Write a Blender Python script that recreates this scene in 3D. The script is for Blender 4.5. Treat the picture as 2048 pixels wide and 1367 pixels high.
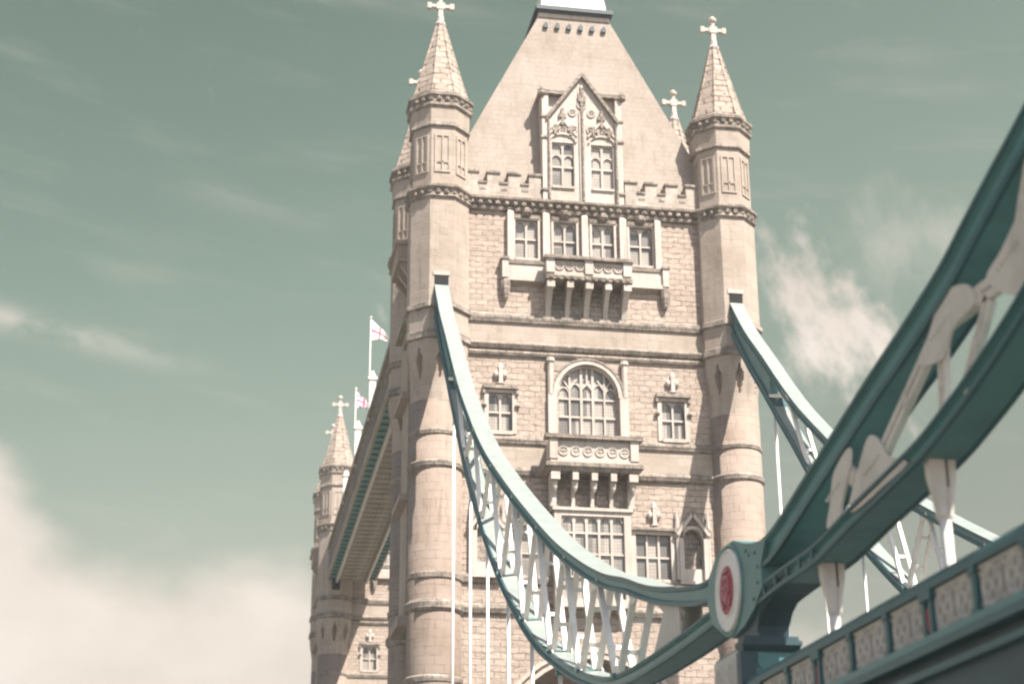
import bpy, math, random
from mathutils import Matrix, Vector

R = math.radians
random.seed(7)
for o in list(bpy.data.objects):
    bpy.data.objects.remove(o)
scene = bpy.context.scene
col = scene.collection

# ------------------------------------------------------------------ camera
def make_camera():
    yaw, pitch, roll = 0.1742, 0.3606, -0.0055
    f = Vector((math.sin(yaw) * math.cos(pitch), math.cos(yaw) * math.cos(pitch), math.sin(pitch)))
    r = Vector((math.cos(yaw), -math.sin(yaw), 0))
    u = r.cross(f)
    c, s = math.cos(roll), math.sin(roll)
    r2 = c * r + s * u
    u2 = -s * r + c * u
    cam = bpy.data.cameras.new('camera')
    ob = bpy.data.objects.new('camera', cam)
    col.objects.link(ob)
    m = Matrix(((r2.x, u2.x, -f.x, -21.596), (r2.y, u2.y, -f.y, -96.621), (r2.z, u2.z, -f.z, 4.0), (0, 0, 0, 1)))
    ob.matrix_world = m
    cam.sensor_width = 36
    cam.lens = 36 * 3436 / 2048
    cam.clip_start = 0.1
    cam.clip_end = 20000
    cam.dof.use_dof = True
    cam.dof.focus_distance = 72
    cam.dof.aperture_fstop = 0.5
    scene.camera = ob
make_camera()

# ------------------------------------------------------------------ light
SUN_EL, SUN_AZ = R(54.5), R(29.5)          # azimuth measured from -Y towards +X
sd = Vector((math.sin(SUN_AZ) * math.cos(SUN_EL), -math.cos(SUN_AZ) * math.cos(SUN_EL), math.sin(SUN_EL)))
sun = bpy.data.lights.new('sun', 'SUN')
sun.energy = 4.7
sun.angle = R(0.5)
sun.color = (1.0, 0.935, 0.855)
so = bpy.data.objects.new('sun', sun)
so.rotation_euler = sd.to_track_quat('Z', 'Y').to_euler()
so.location = sd * 200
col.objects.link(so)

scene.view_settings.view_transform = 'Standard'
scene.view_settings.look = 'None'
scene.view_settings.gamma = 1
scene.view_settings.use_curve_mapping = False
scene.view_settings.exposure = 1.36
scene.cycles.filter_width = 2.2

class NT:
    """small helper to wire shader nodes"""
    def __init__(self, tree):
        self.t = tree
        tree.nodes.clear()
    def n(self, typ, **kw):
        nd = self.t.nodes.new(typ)
        for k, v in kw.items():
            setattr(nd, k, v)
        return nd
    def set(self, sock, v):
        if isinstance(v, bpy.types.NodeSocket):
            self.t.links.new(v, sock)
        else:
            sock.default_value = v
    def math(self, op, a, b=0.0, c=0.0, clamp=False):
        nd = self.n('ShaderNodeMath', operation=op, use_clamp=clamp)
        self.set(nd.inputs[0], a); self.set(nd.inputs[1], b)
        if op in ('MULTIPLY_ADD', 'SMOOTH_MIN'):
            self.set(nd.inputs[2], c)
        return nd.outputs[0]
    def ramp(self, x, a, b):
        nd = self.n('ShaderNodeMapRange', interpolation_type='SMOOTHSTEP')
        self.set(nd.inputs[0], x); self.set(nd.inputs[1], a); self.set(nd.inputs[2], b)
        return nd.outputs[0]
    def mix(self, f, a, b, mode='MIX'):
        nd = self.n('ShaderNodeMix', data_type='RGBA', blend_type=mode)
        self.set(nd.inputs[0], f)
        for s, v in ((nd.inputs[6], a), (nd.inputs[7], b)):
            if isinstance(v, tuple) and len(v) == 3:
                v = v + (1,)
            self.set(s, v)
        return nd.outputs[2]
    def noise(self, vec, scale, detail=4, rough=0.55, out=0):
        nd = self.n('ShaderNodeTexNoise')
        if vec is not None:
            self.set(nd.inputs['Vector'], vec)
        nd.inputs['Scale'].default_value = scale
        nd.inputs['Detail'].default_value = detail
        nd.inputs['Roughness'].default_value = rough
        return nd.outputs[out]
    def xyz(self, x, y, z):
        nd = self.n('ShaderNodeCombineXYZ')
        self.set(nd.inputs[0], x); self.set(nd.inputs[1], y); self.set(nd.inputs[2], z)
        return nd.outputs[0]
    def sep(self, v):
        nd = self.n('ShaderNodeSeparateXYZ')
        self.set(nd.inputs[0], v)
        return nd.outputs

def make_world():
    w = bpy.data.worlds.new('World')
    scene.world = w
    w.use_nodes = True
    k = NT(w.node_tree)
    sky = k.n('ShaderNodeTexSky', sky_type='NISHITA')
    sky.sun_disc = False
    sky.sun_elevation = SUN_EL
    sky.sun_rotation = math.atan2(sd.x, sd.y)
    sky.air_density = 1.0
    sky.dust_density = 1.5
    sky.ozone_density = 1.0
    hs = k.n('ShaderNodeHueSaturation')
    hs.inputs['Saturation'].default_value = 0.62
    hs.inputs['Value'].default_value = 1.0
    k.set(hs.inputs['Color'], sky.outputs[0])
    base = k.mix(1.0, hs.outputs[0], (0.85, 0.895, 0.565), 'MULTIPLY')
    d = k.n('ShaderNodeTexCoord').outputs['Generated']
    x, y, z = k.sep(d)
    az = k.math('MULTIPLY', k.math('ARCTAN2', x, y), 57.2958)
    el = k.math('MULTIPLY', k.math('ARCSINE', z), 57.2958)
    deep = k.math('MULTIPLY', k.ramp(k.math('SUBTRACT', el, k.math('MULTIPLY', az, 0.55)), 4.0, 36.0), 0.42)
    base = k.mix(deep, base, k.mix(1.0, base, (0.20, 0.40, 0.37), 'MULTIPLY'))
    base = k.mix(k.ramp(el, 24.0, 9.0), base, k.mix(1.0, base, (1.02, 0.85, 0.92), 'MULTIPLY'))
    rlow = k.math('MULTIPLY', k.ramp(az, 6.0, 24.0), k.ramp(el, 27.0, 14.0))
    base = k.mix(k.math('MULTIPLY', rlow, 0.28), base, (0.0, 0.0, 0.0))
    # the dome overhead and behind is a plainer, bluer daylight
    over = k.math('MAXIMUM', k.ramp(el, 36.0, 58.0), k.ramp(y, 0.35, -0.2))
    base = k.mix(over, base, k.mix(1.0, sky.outputs[0], (1.25, 1.22, 1.12), 'MULTIPLY'))
    p = k.xyz(az, k.math('MULTIPLY', el, 1.5), 0.0)
    n1 = k.noise(p, 0.16, 4, 0.5)
    n2 = k.noise(p, 0.42, 6, 0.56)
    pw = k.xyz(k.math('MULTIPLY', az, 0.35), k.math('MULTIPLY_ADD', az, 0.3, k.math('MULTIPLY', el, 2.2)), 3.0)
    n3 = k.noise(pw, 0.4, 6, 0.6)
    def gauss(v, c, s):
        q = k.math('DIVIDE', k.math('SUBTRACT', v, c), s)
        return k.math('EXPONENT', k.math('MULTIPLY', k.math('MULTIPLY', q, q), -1.0))
    # low bank of cloud, rising towards the left
    top = k.math('ADD', 13.4, k.math('MULTIPLY', gauss(az, -9.6, 3.0), 6.2))
    top = k.math('SUBTRACT', top, k.math('MULTIPLY', k.ramp(az, 8.0, 24.0), 3.0))
    hgt = k.math('SUBTRACT', top, el)
    hgt = k.math('ADD', hgt, k.math('MULTIPLY', k.math('SUBTRACT', n1, 0.5), 5.0))
    hgt = k.math('ADD', hgt, k.math('MULTIPLY', k.math('SUBTRACT', n2, 0.5), 1.6))
    bank = k.math('MULTIPLY', k.ramp(hgt, -0.9, 2.2), 0.95)
    # torn cloud right of the tower
    n4 = k.noise(k.xyz(k.math('MULTIPLY_ADD', el, 0.45, k.math('MULTIPLY', az, 1.25)), k.math('MULTIPLY_ADD', az, -0.2, k.math('MULTIPLY', el, 0.75)), 7.0), 0.5, 7, 0.6)
    g = k.math('MULTIPLY', gauss(k.math('MULTIPLY_ADD', k.math('SUBTRACT', el, 21.0), 0.28, az), 21.2, 1.9), gauss(el, 20.8, 3.9))
    g2 = k.math('MULTIPLY', gauss(az, 24.0, 3.2), gauss(el, 23.2, 2.2))
    tn = k.math('ADD', k.math('MULTIPLY', k.math('SUBTRACT', n4, 0.5), 2.6), k.math('MULTIPLY', g, 1.1))
    torn = k.ramp(tn, 0.36, 1.2)
    tn2 = k.math('ADD', k.math('MULTIPLY', k.math('SUBTRACT', n4, 0.48), 1.6), k.math('MULTIPLY', g2, 0.85))
    torn2 = k.math('MULTIPLY', k.ramp(tn2, 0.25, 1.1), 0.38)
    # thin streaks
    streak_c = k.math('MULTIPLY_ADD', az, -0.16, 19.4)
    st = k.math('MULTIPLY', gauss(el, streak_c, 0.42), k.ramp(az, 1.0, -8.0))
    st = k.math('MULTIPLY', st, k.ramp(n2, 0.3, 0.6))
    st2 = k.math('MULTIPLY', gauss(el, k.math('MULTIPLY_ADD', az, -0.14, 25.2), 0.6), gauss(az, 1.5, 4.0))
    st2 = k.math('MULTIPLY', st2, k.ramp(n3, 0.35, 0.65))
    wisp = k.math('MULTIPLY', k.ramp(n3, 0.5, 0.85), 0.16)
    m = k.math('MAXIMUM', bank, torn)
    m = k.math('MAXIMUM', m, torn2)
    m = k.math('MAXIMUM', m, k.math('MULTIPLY', st, 0.6))
    m = k.math('MAXIMUM', m, k.math('MULTIPLY', st2, 0.14))
    m = k.math('MAXIMUM', m, wisp)
    shade = k.ramp(n1, 0.3, 0.7)
    cloud = k.mix(shade, (4.7, 4.1, 3.55), (5.5, 4.9, 4.35))
    c = k.mix(m, base, cloud)
    bg = k.n('ShaderNodeBackground')
    k.set(bg.inputs[0], c)
    bg.inputs[1].default_value = 0.066
    out = k.n('ShaderNodeOutputWorld')
    k.t.links.new(bg.outputs[0], out.inputs[0])
make_world()

# ------------------------------------------------------------------ materials
def principled(name, rough=0.8, metallic=0.0, spec=0.3):
    m = bpy.data.materials.new(name)
    m.use_nodes = True
    k = NT(m.node_tree)
    b = k.n('ShaderNodeBsdfPrincipled')
    b.inputs['Roughness'].default_value = rough
    b.inputs['Metallic'].default_value = metallic
    b.inputs['Specular IOR Level'].default_value = spec
    o = k.n('ShaderNodeOutputMaterial')
    k.t.links.new(b.outputs[0], o.inputs[0])
    return m, k, b

def stone(name, c1, c2, mortar, bw, bh, bump=0.3, jitter=0.02, streak=0.25, msize=0.02, blotch=0.5, soot=0.0, strokes=0.0):
    m, k, b = principled(name, 0.88, 0, 0.15)
    co = k.n('ShaderNodeTexCoord').outputs['Object']
    x, y, z = k.sep(co)
    nx, ny, nz = k.sep(k.n('ShaderNodeNewGeometry').outputs['True Normal'])
    side = k.math('GREATER_THAN', k.math('ABSOLUTE', nx), k.math('MULTIPLY', k.math('ABSOLUTE', ny), 1.05))
    u = k.math('ADD', k.math('MULTIPLY', k.math('SUBTRACT', 1.0, side), x), k.math('MULTIPLY', side, y))
    jn = k.noise(co, 1.7, 2, 0.5)
    jz = k.math('MULTIPLY', k.math('SUBTRACT', jn, 0.5), jitter)
    v_z = k.math('ADD', z, jz)
    v = k.xyz(u, v_z, 0.0)
    br = k.n('ShaderNodeTexBrick')
    k.set(br.inputs['Vector'], v)
    br.inputs['Scale'].default_value = 1.0
    br.inputs['Brick Width'].default_value = bw
    br.inputs['Row Height'].default_value = bh
    br.inputs['Mortar Size'].default_value = msize
    br.inputs['Mortar Smooth'].default_value = 0.3
    br.inputs['Bias'].default_value = 0.1
    br.inputs['Color1'].default_value = c1 + (1,)
    br.inputs['Color2'].default_value = c2 + (1,)
    br.inputs['Mortar'].default_value = tuple((a + d) / 2 for a, d in zip(c1, c2)) + (1,)
    patch = k.ramp(k.noise(co, 0.9, 3, 0.6), 0.36, 0.62)
    plain = tuple((a + d) / 2 for a, d in zip(c1, c2))
    c = k.mix(k.math('MULTIPLY_ADD', patch, 0.6, 0.4), plain, br.outputs['Color'])
    jm = k.ramp(k.noise(k.xyz(k.math('MULTIPLY', u, 0.8), k.math('MULTIPLY', z, 2.6), 0.0), 1.5, 3, 0.6), 0.38, 0.62)
    c = k.mix(k.math('MULTIPLY', br.outputs['Fac'], jm), c, mortar)
    if strokes:
        stn = k.noise(k.xyz(k.math('MULTIPLY', u, 1.5), k.math('MULTIPLY', v_z, 5.5), 1.0), 1.3, 4, 0.65)
        c = k.mix(k.math('MULTIPLY', k.ramp(stn, 0.56, 0.70), strokes), c, mortar)
        lt = k.noise(k.xyz(k.math('MULTIPLY', u, 1.2), k.math('MULTIPLY', v_z, 3.5), 5.0), 1.1, 3, 0.6)
        c = k.mix(k.math('MULTIPLY', k.ramp(lt, 0.52, 0.68), strokes * 0.6), c, tuple(min(1, q * 1.28) for q in c1))
    big = k.noise(co, 0.35, 5, 0.6)
    c = k.mix(k.math('MULTIPLY', k.ramp(big, 0.4, 0.75), blotch), c, k.mix(1.0, c, (0.72, 0.68, 0.62), 'MULTIPLY'))
    sv = k.xyz(k.math('MULTIPLY', x, 3.0), k.math('MULTIPLY', y, 3.0), k.math('MULTIPLY', z, 0.35))
    sn = k.ramp(k.noise(sv, 1.0, 4, 0.6), 0.5, 0.8)
    c = k.mix(k.math('MULTIPLY', sn, streak), c, k.mix(1.0, c, (0.5, 0.47, 0.42), 'MULTIPLY'))
    if soot:
        so_ = k.ramp(k.noise(co, 1.6, 5, 0.65), 0.42, 0.62)
        c = k.mix(k.math('MULTIPLY', so_, soot), c, (0.11, 0.10, 0.088))
    k.set(b.inputs['Base Color'], c)
    fine = k.noise(co, 7.0, 5, 0.65)
    med = k.noise(co, 2.2, 3, 0.6)
    h = k.math('ADD', k.math('MULTIPLY', fine, 0.5), k.math('MULTIPLY', med, 0.6))
    h = k.math('SUBTRACT', h, k.math('MULTIPLY', br.outputs['Fac'], 0.9))
    bp = k.n('ShaderNodeBump')
    bp.inputs['Strength'].default_value = bump
    bp.inputs['Distance'].default_value = 0.12
    k.set(bp.inputs['Height'], h)
    k.set(b.inputs['Normal'], bp.outputs[0])
    return m

def paint(name, c, rough=0.45, dirt=0.25, spec=0.4, rust=0.0):
    m, k, b = principled(name, rough, 0, spec)
    co = k.n('ShaderNodeTexCoord').outputs['Object']
    n = k.ramp(k.noise(co, 1.3, 6, 0.65), 0.4, 0.75)
    cc = k.mix(k.math('MULTIPLY', n, dirt), c, tuple(v * 0.55 for v in c))
    x, y, z = k.sep(co)
    s = k.noise(k.xyz(k.math('MULTIPLY', x, 5.0), k.math('MULTIPLY', y, 5.0), k.math('MULTIPLY', z, 0.6)), 1.2, 4, 0.6)
    cc = k.mix(k.math('MULTIPLY', k.ramp(s, 0.55, 0.8), dirt), cc, tuple(v * 0.6 + 0.02 for v in c))
    if rust:
        rn = k.ramp(k.noise(co, 3.1, 5, 0.7), 0.6, 0.72)
        cc = k.mix(k.math('MULTIPLY', rn, rust), cc, (0.25, 0.13, 0.07))
    k.set(b.inputs['Base Color'], cc)
    bp = k.n('ShaderNodeBump')
    bp.inputs['Strength'].default_value = 0.08
    bp.inputs['Distance'].default_value = 0.03
    k.set(bp.inputs['Height'], k.noise(co, 9.0, 3, 0.6))
    k.set(b.inputs['Normal'], bp.outputs[0])
    return m

M = {}
M['granite'] = stone('rough_granite', (0.43, 0.353, 0.298), (0.345, 0.281, 0.235), (0.20, 0.16, 0.132), 0.72, 0.36, 0.8, 0.2, 0.2, 0.03, 0.4, 0.0, 0.65)
M['ashlar'] = stone('ashlar_stone', (0.395, 0.331, 0.284), (0.35, 0.29, 0.246), (0.20, 0.25, 0.15), 1.1, 0.5, 0.3, 0.02, 0.5, 0.016, 0.6, 0.0, 0.12)
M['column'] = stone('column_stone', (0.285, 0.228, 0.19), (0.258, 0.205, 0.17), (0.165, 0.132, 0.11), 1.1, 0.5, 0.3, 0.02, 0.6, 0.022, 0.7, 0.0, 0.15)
M['trim'] = stone('portland_stone', (0.50, 0.445, 0.40), (0.45, 0.40, 0.357), (0.38, 0.33, 0.29), 1.4, 0.7, 0.25, 0.0, 0.55, 0.01, 0.55)
M['sooty'] = stone('sooty_moulding_stone', (0.36, 0.308, 0.263), (0.29, 0.243, 0.205), (0.16, 0.14, 0.12), 0.5, 0.32, 0.6, 0.03, 0.5, 0.04, 0.6, 0.6, 0.3)
M['spire'] = stone('spire_stone', (0.43, 0.355, 0.30), (0.31, 0.252, 0.208), (0.12, 0.095, 0.078), 0.85, 0.46, 0.7, 0.01, 0.3, 0.055, 0.5, 0.0, 0.35)
M['slate'] = stone('pale_roof_slate', (0.355, 0.304, 0.262), (0.322, 0.275, 0.237), (0.25, 0.213, 0.184), 0.42, 0.36, 0.25, 0.03, 0.4, 0.02, 0.6, 0.0, 0.08)
M['pier'] = stone('pier_granite', (0.36, 0.31, 0.26), (0.30, 0.26, 0.22), (0.15, 0.13, 0.11), 1.6, 0.8, 0.6, 0.03, 0.5, 0.03)
M['merlon'] = stone('parapet_stone', (0.45, 0.39, 0.34), (0.40, 0.345, 0.30), (0.3, 0.255, 0.22), 0.8, 0.4, 0.3, 0.02, 0.6, 0.02, 0.6, 0.25, 0.15)
M['lead'] = paint('dark_lead', (0.045, 0.06, 0.065), 0.5, 0.3)
M['lantern'] = paint('white_lantern_paint', (0.72, 0.68, 0.62), 0.5, 0.1)
M['glass'] = None
M['dark'] = paint('slot_shade_paint', (0.03, 0.03, 0.028), 0.9, 0.2, 0.1)  # dark colour standing in for the shade inside the chain slot
M['teal'] = paint('teal_paint', (0.085, 0.21, 0.21), 0.42, 0.5, 0.4, 0.25)
M['tealdeep'] = paint('deep_teal_paint', (0.034, 0.105, 0.115), 0.45, 0.45, 0.4, 0.12)
M['pale'] = paint('pale_plate_paint', (0.235, 0.264, 0.245), 0.5, 0.4, 0.3, 0.12)
M['white'] = paint('white_paint', (0.74, 0.70, 0.65), 0.5, 0.4, 0.35, 0.2)
M['castteal'] = paint('casting_teal_paint', (0.075, 0.19, 0.182), 0.42, 0.5, 0.4, 0.15)
M['navy'] = paint('dark_girder_and_shade_paint', (0.036, 0.072, 0.085), 0.5, 0.5, 0.35, 0.1)  # girder colour; on the pedestal it stands in for the chain's shadow
M['steelcream'] = paint('weathered_cream_steel_paint', (0.60, 0.545, 0.485), 0.5, 0.5, 0.3, 0.3)
M['cream'] = paint('cream_paint', (0.54, 0.505, 0.46), 0.6, 0.3, 0.25, 0.1)
M['red'] = paint('red_paint', (0.30, 0.03, 0.05), 0.45, 0.3)
M['pink'] = paint('worn_pink_paint', (0.46, 0.15, 0.18), 0.5, 0.3)
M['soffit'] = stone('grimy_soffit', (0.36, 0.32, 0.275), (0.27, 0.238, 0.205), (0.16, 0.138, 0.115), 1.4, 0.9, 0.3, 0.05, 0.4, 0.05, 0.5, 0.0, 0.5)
M['panelback'] = paint('dark_panel_ground', (0.31, 0.285, 0.26), 0.7, 0.4, 0.2)
M['flagwhite'] = paint('white_flag_cloth', (0.8, 0.76, 0.74), 0.9, 0.05, 0.1)
M['flagred'] = paint('red_flag_cloth', (0.52, 0.1, 0.15), 0.9, 0.05, 0.1)
M['flagblue'] = paint('blue_flag_cloth', (0.05, 0.1, 0.2), 0.9, 0.05, 0.1)
M['asphalt'] = stone('asphalt', (0.055, 0.055, 0.055), (0.045, 0.045, 0.045), (0.05, 0.05, 0.05), 5, 5, 0.3)
M['quay'] = stone('quay_paving', (0.3, 0.27, 0.23), (0.26, 0.235, 0.2), (0.15, 0.13, 0.11), 0.9, 0.6, 0.3)

def make_glass():
    m, k, b = principled('leaded_window_glass', 0.22, 0, 0.5)
    co = k.n('ShaderNodeTexCoord').outputs['Object']
    x, y, z = k.sep(co)
    n = k.noise(co, 1.3, 3, 0.6)
    wn = k.n('ShaderNodeTexWhiteNoise', noise_dimensions='3D')
    k.set(wn.inputs[0], k.xyz(k.math('FLOOR', k.math('MULTIPLY', x, 1.41)), 0.0, k.math('FLOOR', k.math('MULTIPLY', z, 0.8))))
    pv = k.math('ADD', k.math('MULTIPLY', wn.outputs[0], 0.7), k.math('MULTIPLY', n, 0.4))
    c = k.mix(k.ramp(pv, 0.15, 0.85), (0.13, 0.125, 0.115), (0.40, 0.355, 0.31))
    lead = k.math('GREATER_THAN', k.math('FRACT', k.math('MULTIPLY', z, 5.0)), 0.86)
    lead2 = k.math('GREATER_THAN', k.math('FRACT', k.math('MULTIPLY', x, 6.0)), 0.86)
    l = k.math('MAXIMUM', lead, lead2)
    c = k.mix(k.math('MULTIPLY', l, 0.6), c, (0.08, 0.075, 0.065))
    k.set(b.inputs['Base Color'], c)
    bp = k.n('ShaderNodeBump')
    bp.inputs['Strength'].default_value = 0.15
    k.set(bp.inputs['Height'], k.noise(co, 4.0, 2, 0.5))
    k.set(b.inputs['Normal'], bp.outputs[0])
    return m
M['glass'] = make_glass()

def make_water():
    m, k, b = principled('river_water', 0.08, 0, 0.5)
    co = k.n('ShaderNodeTexCoord').outputs['Object']
    b.inputs['Base Color'].default_value = (0.13, 0.125, 0.10, 1)
    bp = k.n('ShaderNodeBump')
    bp.inputs['Strength'].default_value = 0.5
    k.set(bp.inputs['Height'], k.noise(co, 0.7, 5, 0.6))
    k.set(b.inputs['Normal'], bp.outputs[0])
    return m
M['water'] = make_water()

# ------------------------------------------------------------------ mesh helpers
class MB:
    def __init__(self):
        self.v = []; self.f = []; self.mi = []
    def add(self, vs, fs, mi=0):
        n = len(self.v)
        self.v += [tuple(p) for p in vs]
        self.f += [tuple(i + n for i in f) for f in fs]
        self.mi += [mi] * len(fs)
        return self
    def box(self, x0, x1, y0, y1, z0, z1):
        vs = [(x0, y0, z0), (x1, y0, z0), (x1, y1, z0), (x0, y1, z0), (x0, y0, z1), (x1, y0, z1), (x1, y1, z1), (x0, y1, z1)]
        return self.add(vs, [(0, 3, 2, 1), (4, 5, 6, 7), (0, 1, 5, 4), (1, 2, 6, 5), (2, 3, 7, 6), (3, 0, 4, 7)])
    def frust(self, b, t):
        """b, t = (x0,x1,y0,y1,z)"""
        vs = [(b[0], b[2], b[4]), (b[1], b[2], b[4]), (b[1], b[3], b[4]), (b[0], b[3], b[4]),
              (t[0], t[2], t[4]), (t[1], t[2], t[4]), (t[1], t[3], t[4]), (t[0], t[3], t[4])]
        return self.add(vs, [(0, 3, 2, 1), (4, 5, 6, 7), (0, 1, 5, 4), (1, 2, 6, 5), (2, 3, 7, 6), (3, 0, 4, 7)])
    def prism(self, poly, axis, a, b):
        """extrude a 2-D polygon; axis 'y': poly is (x,z); axis 'x': poly is (y,z)"""
        n = len(poly)
        if axis == 'y':
            vs = [(p, a, q) for p, q in poly] + [(p, b, q) for p, q in poly]
        elif axis == 'x':
            vs = [(a, p, q) for p, q in poly] + [(b, p, q) for p, q in poly]
        else:
            vs = [(p, q, a) for p, q in poly] + [(p, q, b) for p, q in poly]
        fs = [tuple(range(n))[::-1], tuple(range(n, 2 * n))]
        fs += [(i, (i + 1) % n, n + (i + 1) % n, n + i) for i in range(n)]
        return self.add(vs, fs)
    def lathe(self, cx, cy, prof, n=8, phase=22.5, apo=True):
        """prof = [(radius, z)]; for a polygon the radius is the apothem"""
        k = 1 / math.cos(math.pi / n) if apo else 1.0
        vs = []
        for r, z in prof:
            for i in range(n):
                a = R(phase) + 2 * math.pi * i / n
                vs.append((cx + r * k * math.cos(a), cy + r * k * math.sin(a), z))
        fs = []
        for j in range(len(prof) - 1):
            for i in range(n):
                fs.append((j * n + i, j * n + (i + 1) % n, (j + 1) * n + (i + 1) % n, (j + 1) * n + i))
        fs.append(tuple(range(n))[::-1])
        m = (len(prof) - 1) * n
        fs.append(tuple(range(m, m + n)))
        return self.add(vs, fs)
    def bar(self, p, q, w, h, up=(1, 0, 0)):
        """rectangular bar from p to q: w along 'up', h across"""
        p, q, up = Vector(p), Vector(q), Vector(up)
        d = (q - p).normalized()
        s = d.cross(up).normalized()
        up = s.cross(d).normalized()
        vs = []
        for c in (p, q):
            for a, b in ((-1, -1), (1, -1), (1, 1), (-1, 1)):
                vs.append(c + up * (a * w / 2) + s * (b * h / 2))
        return self.add(vs, [(0, 3, 2, 1), (4, 5, 6, 7), (0, 1, 5, 4), (1, 2, 6, 5), (2, 3, 7, 6), (3, 0, 4, 7)])
    def tube(self, p, q, r0, r1=None, n=10):
        r1 = r0 if r1 is None else r1
        p, q = Vector(p), Vector(q)
        d = (q - p).normalized()
        a = d.orthogonal().normalized(); b = d.cross(a)
        vs = []
        for c, r in ((p, r0), (q, r1)):
            for i in range(n):
                t = 2 * math.pi * i / n
                vs.append(c + a * (r * math.cos(t)) + b * (r * math.sin(t)))
        fs = [(i, (i + 1) % n, n + (i + 1) % n, n + i) for i in range(n)]
        fs += [tuple(range(n))[::-1], tuple(range(n, 2 * n))]
        return self.add(vs, fs)
    def ring(self, c, axis, r, w, n=20, seg=6):
        """torus; axis 'x' or 'y' is the normal"""
        vs, fs = [], []
        for i in range(n):
            t = 2 * math.pi * i / n
            for j in range(seg):
                s = 2 * math.pi * j / seg
                rr = r + w * math.cos(s); o = w * math.sin(s)
                if axis == 'y':
                    vs.append((c[0] + rr * math.cos(t), c[1] + o, c[2] + rr * math.sin(t)))
                else:
                    vs.append((c[0] + o, c[1] + rr * math.cos(t), c[2] + rr * math.sin(t)))
        for i in range(n):
            for j in range(seg):
                fs.append((i * seg + j, i * seg + (j + 1) % seg, ((i + 1) % n) * seg + (j + 1) % seg, ((i + 1) % n) * seg + j))
        return self.add(vs, fs)
    def sweep(self, prof, path, closed=True):
        """prof(i) -> list of (x, n) ; path = list of (y, z, ny, nz)"""
        vs, fs = [], []
        m = None
        for i, (y, z, ny, nz) in enumerate(path):
            pr = prof(i)
            m = len(pr)
            for x, t in pr:
                vs.append((x, y + ny * t, z + nz * t))
        for i in range(len(path) - 1):
            for j in range(m):
                fs.append((i * m + j, i * m + (j + 1) % m, (i + 1) * m + (j + 1) % m, (i + 1) * m + j))
        e = (len(path) - 1) * m
        fs.append(tuple(range(m))[::-1]); fs.append(tuple(range(e, e + m)))
        return self.add(vs, fs)
    def build(self, name, mat, parent=None, off=(0, 0, 0), smooth=False):
        me = bpy.data.meshes.new(name)
        ox, oy, oz = off
        me.from_pydata([(x - ox, y - oy, z - oz) for x, y, z in self.v], [], self.f)
        mats = mat if isinstance(mat, list) else [mat]
        for mm in mats:
            me.materials.append(mm)
        if len(mats) > 1:
            me.polygons.foreach_set('material_index', self.mi)
        import bmesh
        bm = bmesh.new(); bm.from_mesh(me)
        bmesh.ops.recalc_face_normals(bm, faces=bm.faces)
        bm.to_mesh(me); bm.free()
        if smooth:
            for p in me.polygons:
                p.use_smooth = True
        me.update()
        ob = bpy.data.objects.new(name, me)
        col.objects.link(ob)
        if parent is not None:
            ob.parent = parent
        else:
            ob.location = off
        return ob

def tag(o, label=None, cat=None, group=None, kind=None):
    for key, v in (('label', label), ('category', cat), ('group', group), ('kind', kind)):
        if v:
            o[key] = v
    return o

def empty(name, loc, label, cat, group=None):
    o = bpy.data.objects.new(name, None)
    o.location = loc
    o.empty_display_size = 1
    col.objects.link(o)
    return tag(o, label, cat, group)

def copy_tree(o, parent=None):
    c = o.copy()
    col.objects.link(c)
    if parent is not None:
        c.parent = parent
    for ch in list(o.children):
        copy_tree(ch, c)
    return c

def spline(pts, n=6):
    """Catmull-Rom through (y,z) points"""
    out = []
    P = [pts[0]] + list(pts) + [pts[-1]]
    for i in range(1, len(P) - 2):
        a, b, c, d = P[i - 1], P[i], P[i + 1], P[i + 2]
        for j in range(n):
            t = j / n
            out.append(tuple(0.5 * (2 * b[k] + (c[k] - a[k]) * t + (2 * a[k] - 5 * b[k] + 4 * c[k] - d[k]) * t * t
                                    + (-a[k] + 3 * b[k] - 3 * c[k] + d[k]) * t ** 3) for k in (0, 1)))
    out.append(tuple(pts[-1]))
    return out

def with_normals(pts):
    out = []
    for i, (y, z) in enumerate(pts):
        a = pts[max(0, i - 1)]; b = pts[min(len(pts) - 1, i + 1)]
        dy, dz = b[0] - a[0], b[1] - a[1]
        l = math.hypot(dy, dz)
        ny, nz = -dz / l, dy / l
        if nz < 0:
            ny, nz = -ny, -nz
        out.append((y, z, ny, nz))
    return out

def interp(pts, y):
    """z on a polyline sorted by descending y"""
    for a, b in zip(pts, pts[1:]):
        if a[0] >= y >= b[0]:
            t = (a[0] - y) / (a[0] - b[0] + 1e-9)
            return a[1] + t * (b[1] - a[1])
    return pts[-1][1] if y < pts[-1][0] else pts[0][1]

# ------------------------------------------------------------------ setting
w = MB().box(-3000, 3000, -84, 6000, -3, 0).build('river_water', M['water'], None, (0, 0, 0))
tag(w, kind='structure')
g = MB().box(-3000, 3000, -900, -84.0, -4, 2.4).build('quay_ground', M['quay'])
tag(g, kind='structure')
rd = MB().box(-8.6, 8.6, -84, 0.9, 8.6, 9.2).build('road', M['asphalt'])
tag(rd, kind='structure')

# ------------------------------------------------------------------ tower
YF = -0.2      # front wall plane
D = 10.2       # distance between front and rear turret axes
S = 9.2
OFF = (0, D / 2, 0)

def arc_pts(cx, cz, rx, rz, a0, a1, n):
    return [(cx + rx * math.cos(R(a0 + (a1 - a0) * i / n)), cz + rz * math.sin(R(a0 + (a1 - a0) * i / n))) for i in range(n + 1)]

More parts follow.
